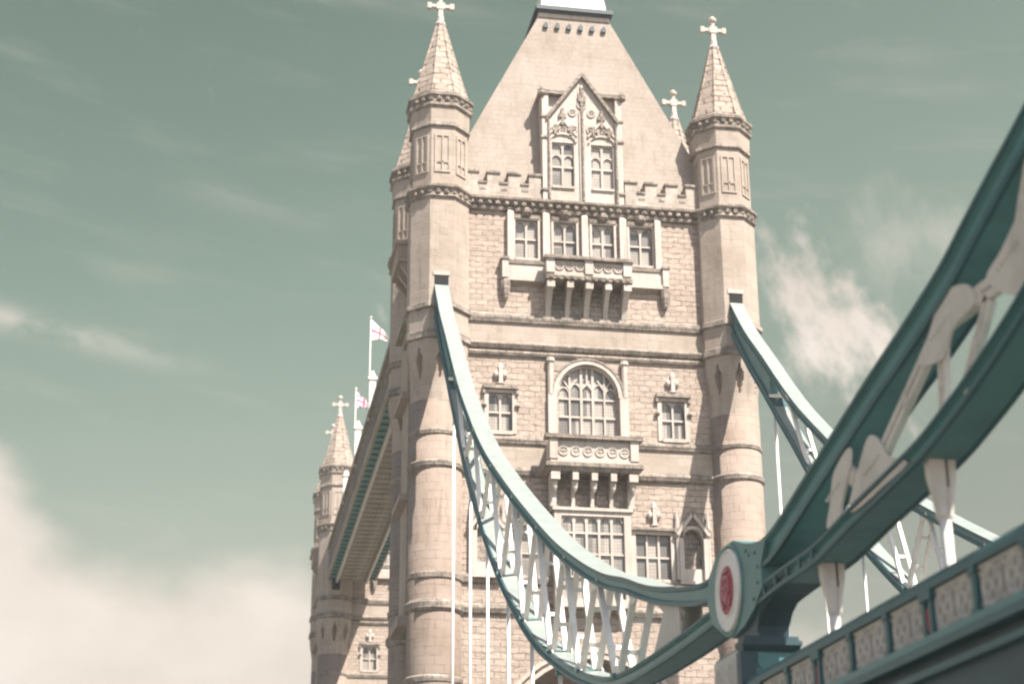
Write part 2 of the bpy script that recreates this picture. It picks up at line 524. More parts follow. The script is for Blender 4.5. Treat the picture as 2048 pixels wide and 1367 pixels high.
def light_head(mb, x0, x1, zt, y0, y1, h=None):
    """pointed trefoil head filling the top of one window light"""
    w_ = x1 - x0
    h = h or w_ * 0.9
    n = 5
    cx = (x0 + x1) / 2
    left = [(x0, zt), (x0, zt - h)]
    for i in range(1, n + 1):
        t = i / n
        left.append((x0 + w_ / 2 * (1 - math.cos(t * math.pi / 2)) * 1.0, zt - h + (h - 0.06) * math.sin(t * math.pi / 2)))
    left.append((cx, zt))
    mb.prism(left, 'y', y0, y1)
    mb.prism([(2 * cx - a, b) for a, b in left], 'y', y0, y1)

def window(parent, x0, x1, z0, z1, y, lights, transoms, heads=True, bar=0.13, mat='trim', surround=0.2, head_h=None, name='window'):
    mb = MB()
    yf, yb = y + 0.10, y + 0.30
    lw = (x1 - x0) / lights
    for i in range(1, lights):
        c = x0 + lw * i
        mb.box(c - bar / 2, c + bar / 2, yf, yb, z0, z1)
    for t in transoms:
        mb.box(x0, x1, yf + 0.015, yb - 0.01, t - bar / 2, t + bar / 2)
    if heads:
        for i in range(lights):
            a = x0 + lw * i + (bar / 2 if i else 0.0)
            b = x0 + lw * (i + 1) - (bar / 2 if i < lights - 1 else 0.0)
            light_head(mb, a, b, z1, yf + 0.03, yb - 0.02, head_h)
    s = surround
    if s:
        ya, yc = y - 0.08, y + 0.12
        mb.box(x0 - s, x0, ya, yc, z0 - s * 0.6, z1 + s * 0.8)
        mb.box(x1, x1 + s, ya, yc, z0 - s * 0.6, z1 + s * 0.8)
        mb.box(x0, x1, ya, yc, z1, z1 + s * 0.8)
        mb.box(x0, x1, y - 0.16, yc, z0 - s * 0.9, z0)
    wdw = mb.build(name, M[mat], parent, OFF)
    pn = MB().box(x0, x1, y + 0.24, y + 0.29, z0, z1)
    pn.build('pane', M['glass'], wdw, OFF)
    return wdw

def ornament(parent, cx, z0, z1, y):
    """carved finial standing over a window"""
    mb = MB()
    h = z1 - z0
    mb.box(cx - 0.12, cx + 0.12, y - 0.28, y + 0.04, z0, z0 + 0.75 * h)
    mb.frust((cx - 0.14, cx + 0.14, y - 0.3, y + 0.03, z0 + 0.75 * h), (cx - 0.03, cx + 0.03, y - 0.1, y + 0.02, z1))
    for dx in (-0.26, 0.26):
        mb.lathe(cx + dx, y - 0.1, [(0.02, z0 + 0.3 * h), (0.15, z0 + 0.42 * h), (0.17, z0 + 0.52 * h), (0.02, z0 + 0.68 * h)], 6, 0)
    mb.lathe(cx, y - 0.14, [(0.05, z0), (0.22, z0 + 0.08 * h), (0.1, z0 + 0.2 * h)], 6, 0)
    return mb.build('carved_finial', M['trim'], parent, OFF)

def cross_mesh(cx, cy, z0):
    mb = MB()
    mb.lathe(cx, cy, [(0.30, z0 - 0.35), (0.34, z0 - 0.2), (0.22, z0), (0.20, z0 + 0.35)], 8)
    mb.frust((cx - 0.17, cx + 0.17, cy - 0.15, cy + 0.15, z0 + 0.35), (cx - 0.14, cx + 0.14, cy - 0.13, cy + 0.13, z0 + 0.95))
    zc = z0 + 1.15
    mb.box(cx - 0.26, cx + 0.26, cy - 0.17, cy + 0.17, zc - 0.24, zc + 0.24)
    for s in (-1, 1):
        mb.frust((cx + s * 0.26 - 0.01, cx + s * 0.26 + 0.01, cy - .12, cy + .12, zc), (cx + s * 0.26 - 0.01, cx + s * 0.26 + 0.01, cy - .12, cy + .12, zc + .01))
        xs = sorted((cx + s * 0.2, cx + s * 0.66))
        mb.box(xs[0], xs[1], cy - 0.12, cy + 0.12, zc - 0.11, zc + 0.11)
        xs = sorted((cx + s * 0.6, cx + s * 0.88))
        mb.box(xs[0], xs[1], cy - 0.14, cy + 0.14, zc - 0.2, zc + 0.2)
    mb.box(cx - 0.11, cx + 0.11, cy - 0.12, cy + 0.12, zc + 0.2, zc + 0.62)
    mb.lathe(cx, cy, [(0.1, zc + 0.55), (0.24, zc + 0.68), (0.26, zc + 0.85), (0.08, zc + 1.05)], 8)
    return mb

def turret(parent, cx, cy, slot):
    """octagonal corner turret on a round shaft, with its spire and cross"""
    mb = MB()
    mb.lathe(cx, cy, [(1.62, 8.0), (1.62, 20.0), (1.56, 20.4), (1.57, 36.6)], 40, 0, False)
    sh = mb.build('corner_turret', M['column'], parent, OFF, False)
    for p in sh.data.polygons:
        p.use_smooth = len(p.vertices) == 4
    # octagon above, carried on pointed pendentives
    mb = MB()
    mb.lathe(cx, cy, [(1.80, 40.3), (1.80, 49.5)], 8)
    mb.lathe(cx, cy, [(1.70, 50.4), (1.70, 54.45)], 8)
    mb.lathe(cx, cy, [(1.80, 54.75), (1.84, 55.75)], 8)
    NA, NZ = 120, 22
    vs, fs = [], []
    for jz in range(NZ + 1):
        z = 36.5 + (40.35 - 36.5) * jz / NZ
        w_ = min(1.0, max(0.0, (z - 37.6) / 2.4))
        w_ = w_ * w_ * (3 - 2 * w_)
        for ia in range(NA):
            a = 2 * math.pi * ia / NA
            d = (a + math.pi / 8) % (math.pi / 4) - math.pi / 8      # angle from the facet centre
            ro = 1.80 / math.cos(d)
            r = 1.56 + (ro - 1.56) * w_
            half = 0.0
            if 38.0 < z < 39.75:
                half = R(7.5) * min(1.0, (z - 38.0) / 0.9, (39.75 - z) / 0.75)
            if abs(d) < half:
                r -= 0.42
            vs.append((cx + r * math.cos(a), cy + r * math.sin(a), z))
    for jz in range(NZ):
        for ia in range(NA):
            b_ = (ia + 1) % NA
            fs.append((jz * NA + ia, jz * NA + b_, (jz + 1) * NA + b_, (jz + 1) * NA + ia))
    fs.append(tuple(range(NA))[::-1]); fs.append(tuple(range(NZ * NA, NZ * NA + NA)))
    mb.add(vs, fs)
    # blind panels on the upper stage
    for i in range(8):
        am = R(45 * i)
        c, s = math.cos(am), math.sin(am)
        def P(u, r, z):
            return (cx + r * c - u * s, cy + r * s + u * c, z)
        for z0, z1 in ((51.3, 53.9),):
            for u0, u1, za, zb in ((-0.5, -0.36, z0, z1), (0.36, 0.5, z0, z1), (-0.36, 0.36, z1 - 0.12, z1), (-0.36, 0.36, z0, z0 + 0.12), (-0.05, 0.05, z0 + .12, z1 - .12), (-0.36, 0.36, 51.95, 52.05)):
                vs = [P(u0, 1.68, za), P(u1, 1.68, za), P(u1, 1.68, zb), P(u0, 1.68, zb), P(u0, 1.77, za), P(u1, 1.77, za), P(u1, 1.77, zb), P(u0, 1.77, zb)]
                mb.add(vs, [(0, 3, 2, 1), (4, 5, 6, 7), (0, 1, 5, 4), (1, 2, 6, 5), (2, 3, 7, 6), (3, 0, 4, 7)])
    mb.build('octagonal_stage', M['ashlar'], sh, OFF)
    # mouldings, each ring a mesh of its own
    def ring(prof, n=8, beads=None):
        mb = MB()
        if n == 8:
            mb.lathe(cx, cy, prof, 8)
        else:
            mb.lathe(cx, cy, prof, n, 0, False)
        if beads:
            zz, rr = beads
            for i in range(24):
                a = 2 * math.pi * (i + .5) / 24
                mb.lathe(cx + rr * math.cos(a), cy + rr * math.sin(a), [(0.03, zz - 0.2), (0.13, zz - 0.08), (0.13, zz + 0.08), (0.03, zz + 0.18)], 5, 0)
        mb.build('cornice_ring' if beads else 'moulding_ring', M['sooty'], sh, OFF)
    for r, z0, z1 in ((1.66, 34.5, 34.82), (1.70, 32.55, 32.95), (1.66, 25.95, 26.4), (1.74, 24.2, 24.75), (1.7, 20.1, 20.5)):
        ring([(r - 0.18, z0 - 0.18), (r - 0.02, z0), (r, z0 + 0.6 * (z1 - z0)), (r - 0.18, z1)], 40)
    for a, z0, z1 in ((1.80, 42.2, 42.68), (1.80, 40.3, 40.9)):
        ring([(a - .02, z0 - 0.06), (a + 0.15, z0 + 0.08), (a + 0.13, z1 - 0.1), (a - .02, z1)])
    ring([(1.72, 49.35), (1.82, 49.5), (1.95, 49.6), (1.86, 49.75), (1.86, 50.05), (2.06, 50.2), (2.04, 50.38), (1.72, 50.5)], 8, (49.9, 1.93))
    ring([(1.68, 54.4), (1.86, 54.5), (1.84, 54.65), (1.78, 54.78)])
    ring([(1.82, 55.7), (1.98, 55.85), (1.98, 56.05), (1.88, 56.1), (1.9, 56.45), (2.06, 56.55), (2.04, 56.75), (1.7, 57.0)], 8, (56.28, 1.98))
    mb = MB()
    mb.lathe(cx, cy, [(1.72, 56.9), (1.2, 58.85), (0.28, 62.6), (0.24, 62.9)], 8)
    for i in range(8):       # roll mouldings up the arrises
        a = R(22.5 + 45 * i); k = 1 / math.cos(R(22.5))
        pr = [(1.72, 56.9), (1.2, 58.85), (0.28, 62.6)]
        for (r0, z0), (r1, z1) in zip(pr, pr[1:]):
            mb.tube((cx + r0 * k * math.cos(a), cy + r0 * k * math.sin(a), z0), (cx + r1 * k * math.cos(a), cy + r1 * k * math.sin(a), z1), 0.07, 0.05, 5)
    mb.build('spire', M['spire'], sh, OFF)
    cross_mesh(cx, cy, 62.95).build('cross_finial', M['trim'], sh, OFF)
    if slot:
        MB().box(cx - 0.42, cx + 0.42, cy - 1.83, cy - 1.5, 43.2, 44.35).build('slot_shade_block', M['dark'], sh, OFF)  # solid block, no opening: the slot's shade is its dark colour
        MB().box(cx - 0.5, cx + 0.5, cy - 1.86, cy - 1.79, 44.35, 44.6).build('slot_lintel', M['trim'], sh, OFF)
    return sh

HOLES = [(-4.40, -2.96, 46.48, 49.1), (-1.96, -0.5, 46.48, 49.1), (0.5, 1.92, 46.48, 49.1), (2.92, 4.38, 46.48, 49.1),
         (-1.8, 1.8, 35.2, 39.5), (-6.08, -4.64, 35.2, 37.6), (4.6, 6.04, 35.2, 37.6),
         (-4.85, -2.72, 26.3, 29.2), (2.72, 4.85, 26.3, 29.2), (5.58, 6.8, 26.4, 29.75), (-6.8, -5.58, 26.4, 29.75)]

def make_tower():
    t = empty('bridge_tower', (0, D / 2, 0), 'large nearer stone Gothic bridge tower with white framed windows, a dormer and four spires', 'tower')
    # --- walls
    mb = MB()
    arch = arc_pts(0, 16.0, 5.4, 5.7, 0, 180, 20)
    mb.prism([(-9.0, 6), (-5.4, 6)] + arch[::-1] + [(5.4, 6), (9.0, 6), (9.0, 22.0), (-9.0, 22.0)], 'y', YF, D - YF)
    mb.box(-9.0, 9.0, 0.3, D - YF, 22.0, 51.0)
    xs = sorted({-8.6, 8.6} | {h[0] for h in HOLES} | {h[1] for h in HOLES})
    zs = sorted({22.0, 51.0} | {h[2] for h in HOLES} | {h[3] for h in HOLES})
    def inside(xm, zm):
        return any(a < xm < b and c < zm < d for a, b, c, d in HOLES)
    for i in range(len(xs) - 1):
        j = 0
        while j < len(zs) - 1:
            xm = (xs[i] + xs[i + 1]) / 2
            if inside(xm, (zs[j] + zs[j + 1]) / 2):
                j += 1; continue
            k = j
            while k < len(zs) - 1 and not inside(xm, (zs[k] + zs[k + 1]) / 2):
                k += 1
            x0, x1, z0, z1 = xs[i], xs[i + 1], zs[j], zs[k]
            mb.add([(x0, YF, z0), (x1, YF, z0), (x1, YF, z1), (x0, YF, z1)], [(0, 1, 2, 3)])
            j = k
    for a, b, c, d in HOLES:     # reveals
        mb.add([(a, YF, c), (a, YF, d), (a, .3, d), (a, .3, c)], [(0, 1, 2, 3)])
        mb.add([(b, YF, c), (b, YF, d), (b, .3, d), (b, .3, c)], [(0, 1, 2, 3)])
        mb.add([(a, YF, d), (b, YF, d), (b, .3, d), (a, .3, d)], [(0, 1, 2, 3)])
        mb.add([(a, YF, c), (b, YF, c), (b, .3, c), (a, .3, c)], [(0, 1, 2, 3)])
    mb.build('wall', M['granite'], t, OFF)
    MB().box(-11.5, 11.5, -4.5, D + 4.5, -3, 6.0).build('pier', M['pier'], t, OFF)
    # smooth ashlar bands
    MB().box(-8.0, 8.0, YF - 0.05, YF + 0.03, 40.75, 42.2).build('ashlar_band', M['ashlar'], t, OFF)
    MB().box(-8.0, 8.0, YF - 0.05, YF + 0.03, 32.9, 34.45).build('ashlar_band', M['ashlar'], t, OFF)
    # --- string courses and cornice
    for z0, z1, p in ((42.15, 42.65, 0.26), (40.45, 40.8, 0.34), (40.0, 40.3, 0.22), (34.42, 34.85, 0.24), (32.5, 32.92, 0.28), (26.0, 26.45, 0.24), (24.25, 24.7, 0.28)):
        mb = MB()
        mb.prism([(YF - 0.01, z0 - 0.1), (YF - p * 0.7, z0), (YF - p, z0 + 0.55 * (z1 - z0)), (YF - p * 0.9, z1 - 0.06), (YF - 0.01, z1 + 0.1), (YF + 0.05, z1), (YF + 0.05, z0)], 'x', -7.95, 7.95)
        for s in (-1, 1):
            xx = sorted((s * 9.0, s * (9.0 + p)))
            mb.box(xx[0], xx[1], 1.4, D - 1.4, z0, z1)
        mb.build('string_course', M['sooty'], t, OFF)
    mb = MB()
    mb.prism([(YF, 49.55), (YF - 0.2, 49.62), (YF - 0.26, 49.8), (YF - 0.2, 49.86), (YF - 0.22, 50.12), (YF - 0.5, 50.25), (YF - 0.52, 50.42), (YF - 0.1, 50.56), (YF + 0.2, 50.5)], 'x', -7.9, 7.9)
    for i in range(27):
        x = -7.2 + 14.4 * i / 26
        mb.lathe(x, YF - 0.3, [(0.04, 49.85), (0.15, 49.93), (0.16, 50.1), (0.05, 50.22)], 5, random.random() * 60)
    for s in (-1, 1):
        xx = sorted((s * 9.0, s * 9.45))
        mb.box(xx[0], xx[1], 1.4, D - 1.4, 49.6, 50.45)
    mb.build('cornice', M['sooty'], t, OFF)
    # --- battlements either side of the dormer
    def battlement(x0, x1):
        mb = MB()
        y0, y1 = YF - 0.12, YF + 0.4
        mb.box(x0, x1, y0, y1, 50.5, 51.45)
        L = x1 - x0
        n = 4
        w_ = L / (2 * n - 1) * 1.12
        gap = (L - n * w_) / (n - 1)
        for i in range(n):
            a = x0 + i * (w_ + gap)
            mb.box(a, a + w_, y0 + 0.003, y1 - 0.003, 51.45, 52.15)
        b = mb.build('battlement', M['merlon'], t, OFF)
        for i in range(n):
            a = x0 + i * (w_ + gap)
            MB().box(a - 0.06, a + w_ + 0.06, y0 - 0.09, y1 + 0.06, 52.15, 52.32).build('coping', M['sooty'], b, OFF)
            if i < n - 1:
                MB().box(a + w_ + 0.004, a + w_ + gap - 0.004, y0 - 0.09, y1 + 0.06, 51.45, 51.58).build('coping', M['sooty'], b, OFF)
                c = a + w_ + gap / 2
                MB().box(c - 0.2, c + 0.2, y0 - 0.03, y0 + 0.1, 51.0, 51.16).build('weep_slot', M['sooty'], b, OFF)
    battlement(-7.5, -2.72)
    battlement(2.72, 7.5)
    for s in (-1, 1):
        mb = MB()
        xx = sorted((s * 8.6, s * 9.1))
        mb.box(xx[0], xx[1], 1.6, D - 1.6, 50.45, 51.4)
        for i in range(4):
            mb.box(xx[0] + .003, xx[1] - .003, 1.8 + i * 1.9, 2.8 + i * 1.9, 51.4, 52.2)
        mb.build('battlement', M['merlon'], t, OFF)
    # --- turrets
    for cx, cy, sl in ((-S, 0, True), (S, 0, True), (-S, D, False), (S, D, False)):
        turret(t, cx, cy, sl)
    # --- roof
    mb = MB()
    mb.frust((-9.3, 9.3, 0.25, D - 0.25, 51.0), (-2.42, 2.42, 1.4, D - 1.4, 64.9))
    roof = mb.build('roof', M['slate'], t, OFF)
    mb = MB()
    mb.box(-2.44, 2.44, 1.3, D - 1.3, 64.85, 65.15)
    mb.build('roof_cap', M['trim'], roof, OFF)
    mb = MB()
    mb.box(-2.5, 2.5, 1.15, D - 1.15, 65.15, 65.3)
    mb.box(-2.62, 2.62, 1.02, D - 1.02, 65.3, 65.6)
    mb.build('lead_moulding', M['lead'], roof, OFF)
    mb = MB()
    mb.frust((-2.25, 2.25, 1.4, D - 1.4, 65.6), (-2.0, 2.0, 1.7, D - 1.7, 67.6))
    mb.frust((-2.0, 2.0, 1.7, D - 1.7, 67.6), (-0.2, 0.2, 5.0, 5.2, 73))
    mb.build('roof_lantern', M['lantern'], roof, OFF)
    for i in range(6):
        x = -1.98 + 0.79 * i
        mb = MB()
        z = 63.95
        yy = 0.25 + 1.15 * (z - 51) / 13.9
        mb.prism([(x - 0.14, z), (x + 0.14, z), (x + 0.14, z + 0.28), (x, z + 0.46), (x - 0.14, z + 0.28)], 'y', yy - 0.2, yy + 0.2)
        mb.build('roof_vent', M['lead'], roof, OFF)
    # --- dormer
    yd = YF - 0.1
    mb = MB()
    outline = [(-2.2, 50.5), (2.2, 50.5), (2.2, 56.35), (0, 59.55), (-2.2, 56.35)]
    # wall of the dormer pierced by two windows
    dh = [(-2.0, -0.56, 51.6, 54.7), (0.56, 2.0, 51.6, 54.7)]
    mb.box(-2.2, -2.0, yd, 3.0, 50.5, 54.7); mb.box(2.0, 2.2, yd, 3.0, 50.5, 54.7)
    mb.box(-0.56, 0.56, yd, 1.2, 50.5, 54.7)
    mb.box(-2.0, -0.56, yd, 1.2, 50.5, 51.6); mb.box(0.56, 2.0, yd, 1.2, 50.5, 51.6)
    mb.box(-2.0, -0.56, yd + .4, 1.2, 51.6, 54.7); mb.box(0.56, 2.0, yd + .4, 1.2, 51.6, 54.7)
    mb.prism([(-2.2, 54.7), (2.2, 54.7), (2.2, 56.35), (0, 59.5), (-2.2, 56.35)], 'y', yd, 3.6)
    for s in (-1, 1):
        xx = sorted((s * 2.2, s * 2.62))
        mb.box(xx[0], xx[1], yd - 0.1, 2.6, 50.5, 58.1)
        # flanking wing walls behind the gable
        mb.prism([(s * 2.2, 56.0), (s * 2.2, 58.1), (s * 0.95, 58.1)], 'y', yd + 0.25, 2.8)
    dm = mb.build('dormer', M['trim'], t, OFF)
    mb = MB()
    for s in (-1, 1):
        mb.prism([(s * 2.35, 56.15), (s * 2.35, 56.5), (0, 59.85), (0, 59.5)], 'y', yd - 0.28, yd + 0.5)
    mb.build('gable_coping', M['sooty'], dm, OFF)
    for s in (-1, 1):
        mb = MB()
        xx = sorted((s * 2.8, s * 0.98))
        mb.box(xx[0], xx[1], yd - 0.2, 1.9, 58.1, 58.36)
        mb.lathe(s * 2.65, yd - 0.1, [(0.1, 57.9), (0.26, 58.05), (0.26, 58.3), (0.1, 58.55)], 6)
        mb.build('wing_coping', M['sooty'], dm, OFF)
        for zz in (51.2, 54.9, 56.4):
            xx = sorted((s * 2.12, s * 2.72))
            MB().box(xx[0], xx[1], yd - 0.19, yd + 0.1, zz, zz + 0.14).build('pier_band', M['sooty'], dm, OFF)
    mb = MB()
    mb.box(-0.2, 0.2, yd - 0.1, yd + 0.02, 50.55, 57.0)
    for cx in (-1.28, 1.28):                  # blind gables over the two lights
        for s in (-1, 1):
            mb.bar((cx + s * 0.92, yd - 0.05, 55.2), (cx, yd - 0.05, 56.35), 0.16, 0.13, (0, 1, 0))
        a = arc_pts(cx, 54.75, 0.86, 0.55, 0, 180, 10)
        for p, q in zip(a, a[1:]):
            mb.bar((p[0], yd - 0.04, p[1]), (q[0], yd - 0.04, q[1]), 0.14, 0.12, (0, 1, 0))
    for cx, cz, rr in ((0.0, 57.5, .3), (-.62, 56.9, .24), (.62, 56.9, .24), (-1.28, 55.55, .26), (1.28, 55.55, .26), (-1.85, 55.6, .2), (1.85, 55.6, .2), (-.55, 55.7, .24), (.55, 55.7, .24), (0, 58.3, .2)):
        mb.ring((cx, yd - .03, cz), 'y', rr, .06, 14, 5)
        for aa in (45, 135, 225, 315):
            mb.ring((cx + rr * .48 * math.cos(R(aa)), yd - .03, cz + rr * .48 * math.sin(R(aa))), 'y', rr * .4, .035, 8, 4)
    mb.bar((-0.0, yd - 0.05, 56.4), (-0.0, yd - 0.05, 58.9), 0.16, 0.14, (1, 0, 0))
    mb.build('gable_tracery', M['trim'], dm, OFF)
    for x in (-2.2, 0.0, 2.2):
        MB().tube((x, yd - 0.16, 50.6), (x, yd - 0.16, 56.2 if x else 57.0), 0.09, 0.07, 7).build('slender_shaft', M['sooty'], dm, OFF)
    for cx, z0, z1 in ((0, 56.9, 58.7), (-1.28, 55.9, 57.1), (1.28, 55.9, 57.1), (-1.75, 55.2, 55.9), (1.75, 55.2, 55.9), (-0.75, 55.2, 55.9), (0.75, 55.2, 55.9)):
        mb = MB()
        mb.box(cx - 0.09, cx + 0.09, yd - 0.17, yd + 0.02, z0, z1)
        mb.box(cx - 0.24, cx + 0.24, yd - 0.16, yd + 0.02, z0 + 0.45 * (z1 - z0), z0 + 0.7 * (z1 - z0))
        mb.build('carved_boss', M['sooty'], dm, OFF)
    for a, b, c, d in dh:
        mb = MB()
        x0, x1 = a, b
        xm = (x0 + x1) / 2
        mb.box(xm - 0.07, xm + 0.07, yd + 0.12, yd + 0.3, c, d)
        mb.box(x0, x1, yd + 0.135, yd + 0.29, 52.95, 53.09)
        light_head(mb, x0, xm - 0.07, 53.9, yd + .15, yd + .28, 0.5)
        light_head(mb, xm + 0.07, x1, 53.9, yd + .15, yd + .28, 0.5)
        light_head(mb, x0, xm - 0.07, d, yd + .15, yd + .28, 0.45)
        light_head(mb, xm + 0.07, x1, d, yd + .15, yd + .28, 0.45)
        mb.box(x0 - .01, x1 + .01, yd - 0.12, yd + 0.32, c - 0.16, c)
        mb.build('window_frame', M['trim'], dm, OFF)
        MB().box(x0, x1, yd + 0.26, yd + 0.32, c, d).build('pane', M['glass'], dm, OFF)
    # --- upper row of four windows in a projecting stone bay
    for a, b, c, d in HOLES[:4]:
        window(t, a, b, c, d, YF, 2, [47.85], True, 0.11, 'trim', 0.14, 0.75)
    for x in (-4.72, -2.46, 0.0, 2.46, 4.72):
        wd = 0.20 if abs(x) > 4 or x == 0 else 0.22
        mb = MB()
        mb.box(x - wd, x + wd, YF - 0.34, YF + 0.05, 46.2, 49.45)
        mb.frust((x - wd, x + wd, YF - 0.34, YF, 49.45), (x - wd * .4, x + wd * .4, YF - 0.1, YF, 49.8))
        mb.build('bay_pilaster', M['trim'], t, OFF)
    mb = MB()
    for x in (-3.68, -1.23, 1.21, 3.65):
        mb.box(x - 0.85, x + 0.85, YF - 0.14, YF + 0.02, 49.2, 49.42)
        mb.lathe(x, YF - 0.2, [(0.05, 49.3), (0.3, 49.5), (0.3, 49.7), (0.05, 49.9)], 6, 0)
    mb.build('carved_frieze', M['sooty'], t, OFF)
    # --- upper balcony
    mb = MB()
    mb.box(-2.62, 2.62, -1.45, YF + 0.05, 44.95, 45.15)
    for x in (-2.42, 0.0, 2.42):
        mb.box(x - 0.26, x + 0.26, -1.55, -0.95, 45.15, 46.05)
    for x0, x1 in ((-2.16, -0.26), (0.26, 2.16)):
        mb.box(x0, x1, -1.38, -1.18, 45.15, 45.28)
        mb.box(x0, x1, -1.36, -1.22, 45.28, 46.0)
    for s in (-1, 1):
        xx = sorted((s * 2.62, s * 2.4))
        mb.box(xx[0], xx[1], -0.95, YF, 45.15, 46.05)
    bal = mb.build('balcony', M['trim'], t, OFF)
    mb = MB()
    mb.box(-2.8, 2.8, -1.68, -0.9, 46.05, 46.27)
    mb.box(-2.72, 2.72, -1.6, YF, 44.7, 44.95)
    for i in range(12):
        mb.lathe(-2.4 + 4.8 * i / 11, -1.55, [(0.05, 44.7), (0.13, 44.76), (0.13, 44.9), (0.05, 44.96)], 5, i * 20)
    mb.build('balcony_rail', M['sooty'], bal, OFF)
    for x0, x1 in ((-2.16, -0.26), (0.26, 2.16)):
        mb = MB()
        n = 3
        w_ = (x1 - x0) / n
        for i in range(n):
            c = x0 + w_ * (i + .5)
            mb.ring((c, -1.40, 45.64), 'y', 0.25, 0.05, 14, 5)
            mb.bar((c - .22, -1.38, 45.42), (c + .22, -1.38, 45.86), .05, .05, (0, 1, 0))
            mb.bar((c - .22, -1.38, 45.86), (c + .22, -1.38, 45.42), .05, .05, (0, 1, 0))
        mb.build('balcony_tracery', M['trim'], bal, OFF)
    for x in (-2.4, -1.2, 0.0, 1.2, 2.4):
        mb = MB()
        big = abs(x) in (2.4, 0.0)
        w_ = 0.17 if big else 0.14
        mb.prism([(YF, 42.55), (YF - 0.15, 42.7), (YF - 0.35, 43.3), (YF - 0.8, 43.9), (-1.4, 44.3), (-1.45, 44.7), (YF, 44.7)], 'x', x - w_, x + w_)
        mb.box(x - w_ - .07, x + w_ + .07, -1.52, -1.05, 44.2, 44.62)
        mb.build('corbel', M['trim'], bal, OFF)
    MB().box(-2.5, 2.5, YF - 0.06, YF + 0.04, 42.7, 44.7).build('corbel_back', M['sooty'], bal, OFF)
    for s in (-1, 1):                          # side ledges with panelled aprons
        xx = sorted((s * 2.64, s * 5.1))
        mb = MB()
        mb.box(xx[0], xx[1], YF - 0.3, YF + .02, 44.95, 46.0)
        mb.box(xx[0], xx[1], YF - 0.42, YF + .02, 44.85, 45.12)
        ex = sorted((s * 4.9, s * 5.28))
        mb.box(ex[0], ex[1], YF - 0.48, YF + .02, 45.0, 46.2)
        lg = mb.build('apron_ledge', M['trim'], t, OFF)
        mb = MB()
        mb.box(xx[0], xx[1], YF - 0.38, YF + .03, 46.0, 46.22)
        ex = sorted((s * 4.84, s * 5.36))
        mb.box(ex[0], ex[1], YF - 0.56, YF + .02, 46.2, 46.36)
        mb.lathe(s * 5.05, YF - 0.22, [(0.05, 43.5), (0.16, 43.7), (0.28, 44.3), (0.3, 44.75), (0.24, 44.9)], 8)
        mb.build('ledge_moulding', M['sooty'], lg, OFF)
    # --- great arched window
    win = MB()
    rx, spring, top = 1.8, 37.6, 39.5
    yf, yb = YF + 0.1, YF + 0.3
    arcp = arc_pts(0, spring, rx, top - spring, 0, 180, 24)
    right = [(rx, spring)] + [p for p in arcp if p[0] >= 0] + [(0, top + .01), (rx, top + .01)]
    right = [p for i, p in enumerate(right) if i == 0 or p != right[i - 1]]
    for sgn in (1, -1):
        win.prism([(sgn * a, b) for a, b in right], 'y', YF - 0.03, YF + 0.3)
    outer = arc_pts(0, spring, 2.05, 2.2, 0, 180, 24)
    for p, q in zip(outer, outer[1:]):
        win.bar((p[0], YF - 0.08, p[1]), (q[0], YF - 0.08, q[1]), 0.34, 0.3, (0, 1, 0))
    lw = 2 * rx / 5
    for i in range(1, 5):
        c = -rx + lw * i
        zt = spring + (top - spring) * math.sqrt(max(0, 1 - (c / rx) ** 2))
        bw_ = 0.15 if i in (2, 3) else 0.11
        win.box(c - bw_ / 2, c + bw_ / 2, yf, yb, 35.2, zt)
    for z in (36.35, 37.5):
        win.box(-rx, rx, yf + .02, yb - .01, z - .06, z + .06)
    for i in range(5):
        a = -rx + lw * i + .06; b = a + lw - .12
        light_head(win, a, b, 38.25 if i in (0, 4) else 38.5, yf + .04, yb - .03, 0.55)
    # open tracery over the heads
    for cx in (-1.08, 1.08):
        for s in (-1, 1):
            win.bar((cx, yf + .08, 38.1), (cx + s * 0.42, yf + .08, 38.75), 0.14, 0.09, (0, 1, 0))
    for s in (-1, 1):
        win.bar((0, yf + .08, 38.5), (s * 0.34, yf + .08, 38.1), .14, .08, (0, 1, 0))
    win.box(-0.05, 0.05, yf, yb, 38.4, 39.45)
    win.box(-2.0, 2.0, YF - 0.15, YF + 0.1, 35.0, 35.2)
    aw = win.build('arched_window', M['trim'], t, OFF)
    poly = [(-rx, 35.2), (rx, 35.2)] + arcp
    MB().prism(poly, 'y', YF + 0.24, YF + 0.29).build('pane', M['glass'], aw, OFF)
    mb = MB()
    outer2 = arc_pts(0, spring, 2.22, 2.36, 0, 180, 24)
    for p, q in zip(outer2, outer2[1:]):
        mb.bar((p[0], YF - 0.14, p[1]), (q[0], YF - 0.14, q[1]), 0.3, 0.13, (0, 1, 0))
    mb.build('hood_mould', M['sooty'], aw, OFF)
    for s in (-1, 1):
        xx = sorted((s * 1.95, s * 2.48))
        mb = MB()
        mb.box(xx[0], xx[1], YF - 0.3, YF + .02, 34.9, 37.6)
        cx = s * 2.3
        mb.lathe(cx, YF - 0.16, [(0.17, 37.6), (0.17, 39.6), (0.26, 39.75), (0.22, 39.95)], 8)
        mb.build('window_pilaster', M['trim'], t, OFF)
    MB().prism([(-2.1, 39.2), (-2.1, 40.0), (2.1, 40.0), (2.1, 39.2)] + arc_pts(0, spring, 2.08, 2.24, 46, 134, 14), 'y', YF - .04, YF + .02).build('spandrel', M['ashlar'], t, OFF)
